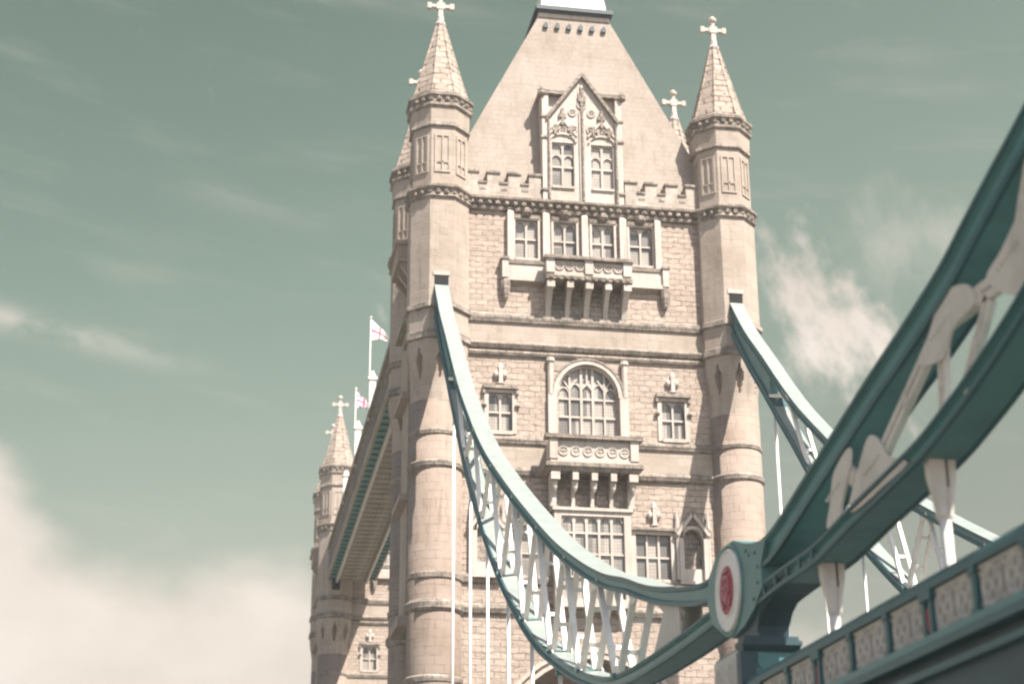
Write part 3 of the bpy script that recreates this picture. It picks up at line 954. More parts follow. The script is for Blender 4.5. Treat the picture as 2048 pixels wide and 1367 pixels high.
    # --- flanking small windows
    for a, b, c, d in HOLES[5:7]:
        window(t, a, b, c, d, YF, 2, [36.4], True, 0.12, 'trim', 0.26, 0.6)
        cx = (a + b) / 2
        mb = MB()
        mb.box(a - 0.36, b + 0.36, YF - 0.3, YF + .02, 37.82, 38.02)
        for xx in (a - 0.3, b + 0.3):
            mb.box(xx - .08, xx + .08, YF - 0.24, YF + .02, 37.5, 37.82)
            mb.lathe(xx, YF - .12, [(0.03, 36.6), (0.16, 36.75), (0.03, 36.95)], 6, 0)
        mb.build('hood_mould', M['sooty'], t, OFF)
        ornament(t, cx, 38.02, 39.5, YF)
    # --- lower balcony
    mb = MB()
    yb0 = -1.75
    mb.box(-2.65, 2.65, yb0, YF + .03, 32.95, 33.2)
    mb.box(-2.2, 2.2, yb0 + 0.12, yb0 + 0.35, 33.2, 34.35)
    for s in (-1, 1):
        xx = sorted((s * 2.2, s * 2.68))
        mb.box(xx[0], xx[1], yb0 - 0.06, yb0 + 0.5, 33.2, 34.45)
        xx = sorted((s * 2.45, s * 2.62))
        mb.box(xx[0], xx[1], yb0 + .5, YF, 33.2, 34.4)
    bal = mb.build('balcony', M['trim'], t, OFF)
    mb = MB()
    mb.box(-2.95, 2.95, yb0 - 0.2, yb0 + 0.55, 34.45, 34.68)
    mb.box(-2.2, 2.2, yb0 + 0.02, yb0 + .45, 34.35, 34.45)
    mb.frust((-2.7, 2.7, yb0 - .05, YF, 32.45), (-2.95, 2.95, yb0 - .22, YF, 32.72))
    mb.box(-2.95, 2.95, yb0 - .22, YF, 32.72, 32.95)
    mb.build('balcony_rail', M['sooty'], bal, OFF)
    mb = MB()
    for i in range(6):
        c = -1.85 + 0.74 * i
        mb.ring((c, yb0 + 0.10, 33.72), 'y', 0.27, 0.055, 16, 5)
        for aa in (45, 135, 225, 315):
            mb.ring((c + .13 * math.cos(R(aa)), yb0 + .10, 33.72 + .13 * math.sin(R(aa))), 'y', 0.10, 0.03, 8, 4)
    mb.build('balcony_tracery', M['trim'], bal, OFF)
    for x in (-2.35, -1.15, 0.0, 1.15, 2.35):
        mb = MB()
        w_ = 0.2 if abs(x) > 2 else 0.11
        mb.prism([(YF - .3, 30.35), (YF - 0.7, 30.55), (YF - .75, 31.3), (YF - 1.0, 31.8), (yb0 + .05, 32.1), (yb0, 32.45), (YF - .3, 32.45)], 'x', x - w_, x + w_)
        mb.box(x - w_ - .07, x + w_ + .07, yb0 - .02, yb0 + .4, 31.95, 32.4)
        mb.lathe(x, yb0 + .35, [(0.05, 31.3), (0.15, 31.5), (0.18, 31.9), (0.1, 32.0)], 6)
        mb.build('corbel', M['trim'], bal, OFF)
    mb = MB()
    mb.box(-2.4, 2.4, YF - 0.5, YF + .02, 30.3, 32.45)
    for c in (-0.62, 0.62):
        mb.ring((c, YF - .52, 31.1), 'y', 0.33, 0.08, 14, 5)
    mb.build('corbel_back', M['sooty'], bal, OFF)
    # --- oriel window below it
    mb = MB()
    yo = YF - 0.75
    mb.box(-2.3, -1.88, yo, YF + .02, 24.6, 30.3); mb.box(1.88, 2.3, yo, YF + .02, 24.6, 30.3)
    mb.box(-1.88, 1.88, yo, YF + .02, 30.0, 30.3)
    mb.box(-2.42, 2.42, yo - .12, YF, 30.3, 30.48)
    mb.box(-1.88, 1.88, yo - .05, YF + .02, 24.6, 25.1)
    lw = 3.76 / 5
    for i in range(1, 5):
        c = -1.88 + lw * i
        mb.box(c - .07, c + .07, yo + .1, yo + .3, 25.1, 30.0)
    for z in (26.4, 27.75, 29.0):
        mb.box(-1.88, 1.88, yo + .115, yo + .29, z - .06, z + .06)
    for i in range(5):
        light_head(mb, -1.88 + lw * i + .06, -1.88 + lw * (i + 1) - .06, 30.0, yo + .14, yo + .27, 0.55)
    orl = mb.build('oriel_window', M['trim'], t, OFF)
    MB().box(-1.88, 1.88, yo + .24, yo + .3, 25.1, 30.0).build('pane', M['glass'], orl, OFF)
    # --- three-light windows
    for a, b, c, d in HOLES[7:9]:
        window(t, a, b, c, d, YF, 3, [27.85], False, 0.12, 'trim', 0.26)
        mb = MB()
        mb.box(a - .3, b + .3, YF - .28, YF + .02, 29.42, 29.6)
        mb.build('hood_mould', M['sooty'], t, OFF)
        ornament(t, (a + b) / 2 + (0.1 if a > 0 else -.1), 29.6, 31.2, YF)
    # --- statue niches
    for s in (1, -1):
        mb = MB()
        c = s * 6.19
        for q in (-1, 1):
            xx = sorted((c + q * .61, c + q * .88))
            mb.box(xx[0], xx[1], YF - .35, YF + .02, 26.45, 29.0)
            mb.lathe(c + q * .95, YF - .2, [(.1, 26.5), (.1, 29.0), (.2, 29.2), (.14, 29.5), (.02, 30.9)], 6)
            half = [(c + q * .61, 28.9)] + [(c + q * .61 * math.cos(R(x)), 28.9 + .72 * math.sin(R(x))) for x in (15, 30, 45, 60, 75, 90)] + [(c, 29.78), (c + q * .61, 29.78)]
            mb.prism(half, 'y', YF - .2, YF + .2)
            mb.bar((c + q * .98, YF - .2, 29.2), (c, YF - .2, 30.5), .4, .2, (0, 1, 0))
        mb.box(c - .9, c + .9, YF - .4, YF + .25, 26.25, 26.42)
        mb.box(c - .61, c + .61, YF - .1, YF + .3, 26.42, 27.2)
        nb = mb.build('statue_niche', M['trim'], t, OFF)
        mb = MB()
        for q in (-1, 1):
            mb.bar((c + q * 1.1, YF - .24, 29.3), (c, YF - .24, 30.75), .34, .12, (0, 1, 0))
        mb.build('hood_mould', M['sooty'], nb, OFF)
        MB().box(c - .61, c + .61, YF + .3, YF + .42, 26.4, 29.75).build('niche_back', M['sooty'], nb, OFF)
    # arch moulding over the roadway
    mb = MB()
    for rr, pr in ((5.55, .3), (5.95, .16)):
        ap = arc_pts(0, 16.0, rr, rr + .3, 0, 180, 28)
        for p, q in zip(ap, ap[1:]):
            mb.bar((p[0], YF - pr / 2, p[1]), (q[0], YF - pr / 2, q[1]), pr, 0.22, (0, 1, 0))
    mb.build('arch_moulding', M['trim'], t, OFF)
    # --- side balconies, seen edge-on
    for s in (-1, 1):
        mb = MB()
        xx = sorted((s * 8.9, s * 11.35))
        mb.box(xx[0], xx[1], 3.2, 7.0, 47.3, 48.4)
        xx = sorted((s * 8.9, s * 11.55))
        mb.box(xx[0], xx[1], 3.0, 7.2, 48.4, 48.65)
        for y in (3.6, 5.1, 6.6):
            mb.add([(s * 9, y - .2, 44.2), (s * 9, y + .2, 44.2), (s * 11.1, y + .2, 47.0), (s * 11.1, y - .2, 47.0),
                    (s * 9, y - .2, 47.3), (s * 9, y + .2, 47.3), (s * 11.1, y + .2, 47.3), (s * 11.1, y - .2, 47.3)],
                   [(0, 1, 2, 3), (4, 7, 6, 5), (0, 4, 5, 1), (3, 2, 6, 7), (0, 3, 7, 4), (1, 5, 6, 2)])
        xx = sorted((s * 8.9, s * 10.6))
        mb.box(xx[0], xx[1], 3.2, 7.0, 38.5, 43.0)
        xx = sorted((s * 8.9, s * 11.0))
        mb.box(xx[0], xx[1], 3.0, 7.2, 43.0, 43.4)
        mb.box(xx[0], xx[1], 3.0, 7.2, 38.1, 38.5)
        mb.box(xx[0], xx[1], 3.0, 7.2, 31.6, 32.0)
        mb.box(xx[0], xx[1], 3.0, 7.2, 24.0, 24.6)
        xx = sorted((s * 8.9, s * 10.5))
        mb.box(xx[0], xx[1], 3.4, 6.8, 24.6, 38.1)
        mb.build('side_bay', M['ashlar'], t, OFF)
    return t

near = make_tower()
far = copy_tree(near)
far.location = (0, D / 2 + 82.56, 0)
far['label'] = 'small distant stone tower mostly hidden behind the near one, at the end of the walkway'

# ------------------------------------------------------------------ suspension chains
TOP = [(-0.9, 44.45), (-1.61, 43.88), (-4.21, 40.98), (-7.27, 38.18), (-10.0, 35.63), (-12.54, 33.41), (-15.78, 30.95), (-17.79, 29.5),
       (-20.15, 27.95), (-22.79, 26.4), (-28.14, 23.54), (-33.15, 21.03), (-37.37, 19.04), (-41.37, 17.42), (-43.91, 16.5), (-45.5, 16.0),
       (-47.54, 15.45), (-49.9, 14.72), (-52.06, 14.18), (-54.46, 13.7), (-55.6, 13.52), (-56.8, 13.45)]
BOT = [(-0.9, 43.0), (-1.54, 41.93), (-4.38, 38.62), (-7.43, 35.54), (-9.54, 33.33), (-11.34, 31.52), (-14.14, 28.68), (-17.86, 25.5),
       (-21.21, 22.92), (-25.29, 20.12), (-29.71, 17.65), (-32.08, 16.5), (-34.27, 15.58), (-38.34, 14.21), (-41.0, 13.44), (-44.64, 12.62),
       (-48.2, 12.34), (-51.74, 12.26), (-54.44, 12.26), (-57.0, 12.3)]
STOP = [(-58.6, 13.85), (-59.8, 13.52), (-60.6, 13.4), (-61.6, 13.5), (-63.3, 13.9), (-65.5, 14.4), (-67.7, 14.9), (-69.2, 15.2), (-71.0, 15.62),
        (-72.06, 15.98), (-73.3, 16.4), (-74.6, 16.82), (-78, 18.0), (-84, 20.3)]
SBOT = [(-59.4, 12.0), (-60.5, 12.08), (-61.9, 12.12), (-63.6, 12.11), (-64.65, 12.18), (-66.0, 12.33), (-67.7, 12.47), (-69.5, 12.64), (-70.9, 12.9),
        (-72.0, 13.15), (-73.6, 13.6), (-76, 14.45), (-79, 15.7), (-84, 18.2)]
B_J = [-7.73, -13.9, -19.3, -24.9, -30.35, -35.8, -40.6, -45.93]
T_J = [-10.6, -16.6, -22.0, -27.6, -33.0, -38.2, -43.3, -48.4]

def chord_prof(d, hw, fl=0.09, rec=0.07):
    """I-shaped box chord, n = 0 on top and -d at the bottom"""
    return [(-hw, 0), (-hw, -fl), (-hw + rec, -fl - .03), (-hw + rec, -d + fl + .03), (-hw, -d + fl), (-hw, -d),
            (hw, -d), (hw, -d + fl), (hw - rec, -d + fl + .03), (hw - rec, -fl - .03), (hw, -fl), (hw, 0)]

def make_chain(label, outer):
    """built round x = 0; outer = -1 when the river side faces -x"""
    t = empty('suspension_chain', (0, -57.0, 9.2), label, 'bridge chain', 'suspension chains of the side span')
    off = (0, -57.0, 9.2)
    top = with_normals(spline(TOP)); bot = with_normals(spline(BOT))
    stop = with_normals(spline(STOP)); sbot = with_normals(spline(SBOT))
    zt = [(a, b) for a, b, _, _ in top]; zb = [(a, b) for a, b, _, _ in bot]
    szt = [(a, b) for a, b, _, _ in stop]; szb = [(a, b) for a, b, _, _ in sbot]
    dT = 0.40; dB = 0.38; hw = 0.40
    def move(path, dn):
        return [(y + ny * dn, z + nz * dn, ny, nz) for y, z, ny, nz in path]
    def dl(y):
        return dT + 0.12 * max(0, (-50 - y) / 6)
    mb = MB(); mb.sweep(lambda i: chord_prof(dl(top[i][0]), hw), top)
    mb.build('top_chord', M['teal'], t, off)
    mb = MB(); mb.sweep(lambda i: [(-hw - .02, .008), (hw + .02, .008), (hw + .02, .045), (-hw - .02, .045)], [p for p in top if p[0] > -53.5])
    mb.build('cover_plate', M['pale'], t, off)
    b2 = move(bot, dB)
    mb = MB(); mb.sweep(lambda i: chord_prof(dB, hw), b2)
    mb.build('bottom_chord', M['teal'], t, off)
    mb = MB(); mb.sweep(lambda i: [(-hw + .02, .008), (hw - .02, .008), (hw - .02, .03), (-hw + .02, .03)], [p for p in b2 if -8.5 > p[0] > -46.5])
    mb.build('cover_plate', M['pale'], t, off)
    def flanges(path, dfun, f):
        for nm, a0, a1 in (('top', .004, -f), ('low', None, None)):
            mb = MB()
            if nm == 'top':
                mb.sweep(lambda i: [(-hw - .035, .003), (hw + .035, .003), (hw + .035, -f), (-hw - .035, -f)], path)
            else:
                for e in (-1, 1):
                    mb = MB()
                    mb.sweep(lambda i: [(e * (hw - .05), -dfun(path[i][0]) + f), (e * (hw + .035), -dfun(path[i][0]) + f), (e * (hw + .035), -dfun(path[i][0]) - .02), (e * (hw - .05), -dfun(path[i][0]) - .02)], path)
                    if e < 0:
                        mb.build('flange_plate', M['tealdeep'], t, off)
            mb.build('flange_plate', M['tealdeep'], t, off)
    flanges(top, dl, .07)
    flanges(b2, lambda y: dB, .06)
    flanges(stop, lambda y: .60, .10)
    flanges(move(sbot, 0.36), lambda y: .36, .07)
    # solid web where the two chords close up at the tower
    poly = [(y, z - .1) for y, z in zt if y > -8.4] + [(y, z + .1) for y, z in zb if y > -8.0][::-1]
    MB().prism(poly, 'x', -hw + .1, hw - .1).build('web_plate', M['teal'], t, off)
    # short segment
    mb = MB(); mb.sweep(lambda i: chord_prof(0.60, hw, 0.12, 0.07), stop)
    mb.build('top_chord', M['teal'], t, off)
    s2 = move(sbot, 0.36)
    mb = MB(); mb.sweep(lambda i: chord_prof(0.36, hw, 0.09, 0.07), s2)
    mb.build('bottom_chord', M['teal'], t, off)
    # lattice of the long segment: white braces in two parallel planes, tied by cleats
    def lower(y): return interp(zb, y) + dB * 0.9
    def upper(y): return interp(zt, y) - dT * 0.9
    nodes = []
    for i, yb in enumerate(B_J):
        nodes.append((yb, lower(yb), 'b'))
        nodes.append((T_J[i], upper(T_J[i]), 't'))
    for a, b in zip(nodes[:-1], nodes[1:]):
        mb = MB()
        for xx in (-0.28, 0.28):
            dy = 0.22
            pb, pt = (a, b) if a[2] == 'b' else (b, a)
            sgn = 1 if pt[0] > pb[0] else -1
            mb.bar((xx, pb[0] + sgn * dy, pb[1]), (xx, pt[0] - sgn * dy, pt[1]), 0.18, 0.18)
        p0 = Vector((0, pb[0] + sgn * dy, pb[1])); p1 = Vector((0, pt[0] - sgn * dy, pt[1]))
        for q in (.3, .7):           # batten plates between the two bars
            c_ = p0.lerp(p1, q)
            mb.bar((-.28, c_.y, c_.z), (.28, c_.y, c_.z), .16, .03, (0, sgn * .5, 1))
        mb.build('lattice_brace', M['white'], t, off)
    for i, yb in enumerate(B_J[1:]):
        mb = MB()
        z = lower(yb)
        y2 = yb
        sl = (interp(zb, yb - .5) - interp(zb, yb + .5)) / -1.0
        mb.bar((-.5, yb, z + .04), (.5, yb, z + .04), .3, .14, (0, 1, sl))
        mb.build('joint_cleat', M['teal'], t, off)
        for xx in (-.36, .36):
            mb = MB()
            mb.prism([(yb + .6, interp(zb, yb + .6) + dB * 1.0), (yb + .22, z + .32), (yb - .22, z + .32), (yb - .6, interp(zb, yb - .6) + dB * 1.0)], 'x', xx - .02, xx + .02)
            mb.build('gusset_plate', M['white'], t, off)
    for yt in T_J:
        z = upper(yt)
        for xx in (-.36, .36):
            mb = MB()
            mb.prism([(yt + .55, interp(zt, yt + .55) - dT * .95), (yt + .2, z - .3), (yt - .2, z - .3), (yt - .55, interp(zt, yt - .55) - dT * .95)], 'x', xx - .02, xx + .02)
            mb.build('gusset_plate', M['white'], t, off)
    # closing plates at the hinge end of the long segment
    for xx in (-.3, .3):
        mb = MB()
        mb.prism([(-53.2, upper(-53.2) + .1), (-53.2, lower(-53.2) - .1), (-50.3, lower(-50.3)), (-51.6, upper(-51.6) - .3), (-50.2, upper(-50.2))], 'x', xx - .02, xx + .02)
        mb.build('gusset_plate', M['cream'], t, off)
    # short segment lattice
    def slo(y): return interp(szb, y) + 0.34
    def sup(y): return interp(szt, y) - 0.6
    def brace(ya, za, yb_, zb_, w_=0.3):
        mb = MB()
        d_ = Vector((0, yb_ - ya, zb_ - za)).normalized()
        oy, oz = -d_.z * w_ * .31, d_.y * w_ * .31
        for xx in (outer * .28,):
            for e in (-1, 1):
                mb.bar((xx, ya + e * oy, za + e * oz), (xx, yb_ + e * oy, zb_ + e * oz), .12, w_ * .46)
        c_ = (Vector((0, ya, za)) + Vector((0, yb_, zb_))) / 2
        mb.bar((outer * .2, c_.y, c_.z), (outer * .36, c_.y, c_.z), w_ * .9, .2, (0, oy, oz))
        mb.build('lattice_brace', M['steelcream'], t, off)
    brace(-66.7, slo(-66.7) + .1, -65.5, sup(-65.5) - .1, .3)
    brace(-67.5, 13.25, -70.4, 14.6, .32)
    brace(-70.62, 14.3, -70.4, slo(-70.4) - .05, .24)
    brace(-71.0, 14.68, -73.5, 14.55, .34)
    brace(-71.3, slo(-71.3) - .05, -72.55, 14.45, .24)
    brace(-73.5, 14.55, -74.7, sup(-74.7) + .1, .34)
    brace(-73.6, 14.4, -74.3, slo(-74.3), .3)
    brace(-77.4, slo(-77.4), -76.0, sup(-76.0), .3)
    plates = [(-65.2, [(-64.7, 12.62), (-65.0, 13.1), (-65.3, 13.6), (-66.2, 13.85), (-66.1, 13.4), (-65.6, 12.9), (-65.4, 12.6)]),
              (-67.3, [(-66.0, 12.6), (-66.6, 13.3), (-67.25, 13.75), (-67.8, 13.45), (-68.0, 13.15), (-68.9, 12.75), (-68.0, 12.65)]),
              (-70.8, [(-69.8, 14.3), (-70.4, 14.7), (-71.0, 15.1), (-71.9, 14.95), (-72.2, 14.5), (-71.3, 14.4), (-70.85, 14.05), (-70.35, 14.1)]),
              (-73.5, [(-72.7, 14.7), (-73.3, 14.95), (-74.2, 15.3), (-74.4, 14.9), (-74.0, 14.2), (-73.5, 14.1)])]
    for yc, poly in plates:
        mb = MB()
        cl = [poly[-1]] + poly + poly[:2]
        sm = []
        for q in range(1, len(cl) - 2):
            a_, b_, c_, d_ = cl[q - 1], cl[q], cl[q + 1], cl[q + 2]
            for j_ in range(5):
                u_ = j_ / 5
                sm.append(tuple(0.5 * (2 * b_[m] + (c_[m] - a_[m]) * u_ + (2 * a_[m] - 5 * b_[m] + 4 * c_[m] - d_[m]) * u_ * u_
                                       + (-a_[m] + 3 * b_[m] - 3 * c_[m] + d_[m]) * u_ ** 3) for m in (0, 1)))
        mb.prism(sm, 'x', outer * .375 - .025, outer * .375 + .025)
        up = 1
        for k in range(6):          # rivet heads
            yy = yc + .35 - .14 * k
            zz = sum(q[1] for q in poly) / len(poly) + .03 * k
            mb.lathe(outer * .40, yy, [(0.03, zz - .03), (0.045, zz), (0.03, zz + .03)], 6, 0)
        mb.build('gusset_plate', M['steelcream'], t, off)
    # hinge casting and roundel
    mb = MB()
    mb.prism([(-56.5, 13.44), (-56.9, 13.66), (-57.5, 13.9), (-58.6, 13.88), (-59.8, 13.5), (-61.0, 13.32), (-60.6, 12.85), (-60.6, 12.35), (-60.0, 12.0), (-59.2, 11.75),
              (-58.2, 11.64), (-57.4, 11.92), (-56.6, 12.3), (-56.3, 12.85)], 'x', -.46, .46)
    mb.ring((outer * .45, -58.18, 12.78), 'x', 1.05, 0.05, 40, 6)
    pts_ = [(-59.75, 13.25), (-60.2, 13.2), (-60.35, 12.85), (-60.3, 12.5), (-59.95, 12.2), (-59.55, 13.4)]
    for py, pz in pts_:
        mb.tube((outer * .44, py, pz), (outer * .49, py, pz), .045, .04, 8)
    mb.build('hinge_casting', M['castteal'], t, off)
    for k in range(5):
        yy = -60.6 - k * .8
        MB().box(outer * .41 - .03, outer * .41 + .03, yy - .05, yy + .05, interp(szb, yy) + .08, interp(szb, yy) + .28).build('stiffener_rib', M['tealdeep'], t, off)
    def disc(r, x0, x1, n=44):
        b = MB()
        ps = [(-58.18 + r * math.cos(2 * math.pi * i / n), 12.78 + r * math.sin(2 * math.pi * i / n)) for i in range(n)]
        return b.prism(ps, 'x', x0, x1)
    b = disc(0.97, outer * .44, outer * .51)
    b.ring((outer * .505, -58.18, 12.78), 'x', .93, .035, 40, 6)
    b.ring((outer * .51, -58.18, 12.78), 'x', .60, .035, 36, 6)
    ro = b.build('roundel', M['white'], t, off)
    disc(.57, outer * .50, outer * .535).build('red_boss', M['red'], ro, off)
    # worn relief on the boss: a shield with a cross and scrolls round it
    b = MB()
    xs = sorted((outer * .61, outer * .66))
    for p, q in (((.0, .32), (.22, .26)), ((.22, .26), (.2, -.05)), ((.2, -.05), (0, -.34)), ((0, -.34), (-.2, -.05)), ((-.2, -.05), (-.22, .26)), ((-.22, .26), (0, .32)),
                 ((0, .3), (0, -.28)), ((-.2, .08), (.2, .08)), ((-.36, -.2), (-.18, -.4)), ((.36, -.2), (.18, -.4)), ((-.2, .44), (.2, .44))):
        b.bar((outer * .55, -58.18 + p[0], 12.78 + p[1]), (outer * .55, -58.18 + q[0], 12.78 + q[1]), .07, .065)
    b.build('shield_relief', M['pink'], ro, off)
    return t

ch = make_chain('near suspension chain swooping from the tower down to the red and white roundel', -1)
ch.location = (-S, -57.0, 9.2)
ch2 = make_chain('far suspension chain dropping from the other turret, half hidden behind the nearer chain', 1)
ch2.location = (S, -57.0, 9.2)

# ------------------------------------------------------------------ hangers
zbL = spline(BOT); zbS = spline(SBOT)
def thin_hanger(x, y, label):
    z1 = interp(zbL, y) + .05
    t = empty('hanger_rod', (x, y, 9.2), label, 'hanger rod', 'white hanger rods below the chains')
    off = (x, y, 9.2)
    MB().tube((x, y, 9.2), (x, y, z1), .082, .082, 10).build('rod', M['white'], t, off, True)
    mb = MB()
    mb.box(x - .16, x + .16, y - .1, y + .1, z1 - .5, z1 - .02)
    mb.build('top_socket', M['teal'], t, off)
    return t
def wide_hanger(x, y, label):
    z1 = interp(zbS, y) + .1
    t = empty('hanger_rod', (x, y, 9.2), label, 'hanger rod', 'white hanger rods below the chains')
    off = (x, y, 9.2)
    mb = MB()
    mb.prism([(x - .25, z1), (x + .04, z1), (x + .04, z1 - .5), (x + .0, z1 - .75), (x - .02, z1 - 1.1), (x - .11, z1 - 1.1), (x - .15, z1 - .75), (x - .23, z1 - .4)], 'y', y - .12, y + .12)
    mb.prism([(x + .10, z1), (x + .25, z1), (x + .23, z1 - .4), (x + .15, z1 - .75), (x + .11, z1 - 1.1), (x + .03, z1 - 1.1), (x + .06, z1 - .75), (x + .10, z1 - .5)], 'y', y - .12, y + .12)
    mb.box(x - .1, x + .1, y - .1, y + .1, z1 - 1.15, z1 - .58)
    mb.build('hanger_bracket', M['steelcream'], t, off)
    mb = MB()
    mb.tube((x, y, 9.2), (x, y, z1 - .9), .105, .1, 12)
    mb.build('rod', M['white'], t, off, True)
    return t
ordl = ['first', 'second', 'third', 'fourth', 'fifth', 'sixth', 'seventh', 'eighth']
for i, y in enumerate(B_J):
    thin_hanger(-S, y, '%s thin white hanger rod from the tower, below the near chain' % ordl[i])
for i, y in enumerate(B_J[:6]):
    thin_hanger(S, y, '%s thin white hanger rod from the tower, below the far chain' % ordl[i])
wide_hanger(-S, -63.75, 'thick white forked hanger just right of the roundel pedestal, behind the parapet')
wide_hanger(-S, -69.4, 'thick white forked hanger farther right, under the rising short part of the left chain')
wide_hanger(-S, -75.2, 'thick white forked hanger outside the right edge of the view, nearest the camera')

# ------------------------------------------------------------------ pedestal below the hinge
def make_pedestal():
    t = empty('chain_pedestal', (-S, -60.4, 9.2), 'teal cast iron pedestal with a square cap under the roundel, where the parapet begins', 'pedestal')
    off = (-S, -60.4, 9.2)
    MB().box(-10.03, -8.75, -60.1, -58.0, 8.6, 11.12).build('shaft', M['teal'], t, off)
    mb = MB()
    mb.box(-10.08, -8.7, -60.3, -59.7, 11.12, 11.22)
    mb.box(-10.02, -8.76, -60.24, -59.75, 11.22, 11.32)
    mb.frust((-10.03, -8.75, -60.15, -59.72, 11.0), (-10.07, -8.71, -60.28, -59.72, 11.12))
    mb.build('cap', M['navy'], t, off)  # chain's shade put into the darker colour of cap, bracket and pilaster
    mb = MB()
    mb.prism([(-58.2, 12.4), (-58.6, 11.13), (-59.65, 11.13), (-59.9, 11.33), (-59.95, 11.6), (-60.2, 11.85), (-60.6, 12.0), (-61.1, 12.08), (-62.2, 12.13), (-62.2, 12.3)], 'x', -9.55, -8.85)
    pts = [(-59.92, 11.4), (-60.0, 11.62), (-60.25, 11.87), (-60.65, 12.02), (-61.1, 12.1), (-62.0, 12.16)]
    for dz in (0.0, 0.14):
        for a, b in zip(pts, pts[1:]):
            mb.bar((-9.56, a[0] + .08, a[1] + .08 + dz), (-9.56, b[0] + .05, b[1] + .06 + dz), .05, .05)
    mb.build('arched_bracket', M['navy'], t, off)
    MB().box(-10.1, -9.74, -60.16, -59.85, 8.6, 10.99).build('corner_pilaster', M['navy'], t, off)
    mb = MB()
    mb.box(-10.07, -10.02, -59.84, -58.02, 8.8, 11.05)
    for cz in (9.75, 10.55):
        for cy in (-59.4, -58.5):
            mb.ring((-10.08, cy, cz), 'x', .33, .05, 16, 5)
            for aa in (0, 90, 180, 270):
                mb.ring((-10.08, cy + .16 * math.cos(R(aa)), cz + .16 * math.sin(R(aa))), 'x', .13, .035, 10, 4)
    mb.build('ornate_panel', M['cream'], t, off)
    mb = MB()
    mb.prism([(-9.7, 10.97), (-8.85, 10.97), (-8.85, 10.7), (-9.05, 10.52), (-9.5, 10.52), (-9.7, 10.7)], 'y', -60.14, -60.09)
    mb.build('front_panel', M['teal'], t, off)
make_pedestal()

# ------------------------------------------------------------------ parapet
def make_parapet():
    X = -9.9
    t = empty('bridge_parapet', (X, -70.0, 9.3), 'teal iron parapet with cream tracery panels and red shields along the deck', 'parapet')
    off = (X, -70.0, 9.3)
    def rails(y0, y1):
        mb = MB()
        mb.box(X - .13, X + .13, y0, y1, 10.14, 10.26)
        mb.frust((X - .13, X + .13, y0, y1, 10.26), (X - .07, X + .07, y0, y1, 10.37))
        mb.build('handrail', M['tealdeep'], t, off)
        mb = MB()
        mb.box(X - .2, X + .15, y0, y1, 9.26, 9.38)
        mb.build('plinth_ledge', M['teal'], t, off)
    rails(-84, -60.2); rails(-57.95, 0)
    # prototype panel centred on y = 0
    def panel(y0, y1):
        mb = MB()
        n = 2
        L = (y1 - y0) / n
        for i in range(n):
            c = y0 + L * (i + .5); z = 9.76
            mb.ring((X - .02, c, z), 'x', .31, .032, 16, 5)
            for aa in (0, 90, 180, 270):
                mb.ring((X - .02, c + .15 * math.cos(R(aa)), z + .15 * math.sin(R(aa))), 'x', .125, .028, 10, 4)
            for sy in (-1, 1):
                for sz in (-1, 1):
                    mb.ring((X - .02, c + sy * .33, z + sz * .29), 'x', .075, .024, 8, 4)
        for z in (9.42, 10.1):
            mb.box(X - .05, X, y0, y1, z - .025, z + .025)
        tp = mb.build('tracery_panel', M['cream'], t, off)
        MB().box(X - .015, X + .03, y0, y1, 9.38, 10.14).build('panel_ground', M['panelback'], tp, off)  # backing darker than the tracery so the pattern stands out
    ys = [-82.84 + 1.815 * i for i in range(13)]
    ys2 = [-57.8 + 1.79 * i for i in range(32)]
    for Y in (ys, ys2):
        for a, b in zip(Y, Y[1:]):
            panel(a + .06, b - .06)
        for i, y in enumerate(Y):
            if Y is ys and (i % 3 == 1):
                mb = MB()
                mb.box(X - .12, X + .1, y - .2, y - .08, 9.38, 10.14)
                mb.box(X - .12, X + .1, y + .08, y + .2, 9.38, 10.14)
                mb.box(X - .06, X + .1, y - .08, y + .08, 9.38, 10.14)
                mb.box(X - .15, X + .12, y - .24, y + .24, 9.98, 10.137)
                p = mb.build('shield_post', M['tealdeep'], t, off)
                MB().prism([(y - .07, 9.86), (y + .07, 9.86), (y + .07, 9.55), (y, 9.44), (y - .07, 9.55)], 'x', X - .10, X - .055).build('red_shield', M['red'], p, off)
            else:
                mb = MB()
                mb.box(X - .1, X + .09, y - .075, y + .075, 9.38, 10.14)
                mb.box(X - .13, X + .1, y - .11, y + .11, 9.38, 9.5)
                mb.box(X - .13, X + .1, y - .11, y + .11, 10.04, 10.137)
                mb.build('post', M['tealdeep'], t, off)
make_parapet()

def make_girder():
    t = empty('deck_girder', (-9.6, -42.0, 8.0), 'dark teal riveted side girder carrying the deck edge below the parapet', 'girder')
    off = (-9.6, -42.0, 8.0)
    mb = MB()
    mb.box(-9.85, -9.45, -84, 0, 7.2, 9.26)
    mb.build('web', M['navy'], t, off)
    mb = MB()
    mb.box(-10.12, -9.4, -84, 0, 9.1, 9.255)
    mb.box(-10.02, -9.85, -84, 0, 8.78, 8.9)
    mb.box(-10.1, -9.4, -84, 0, 7.05, 7.2)
    mb.build('flange', M['tealdeep'], t, off)
make_girder()

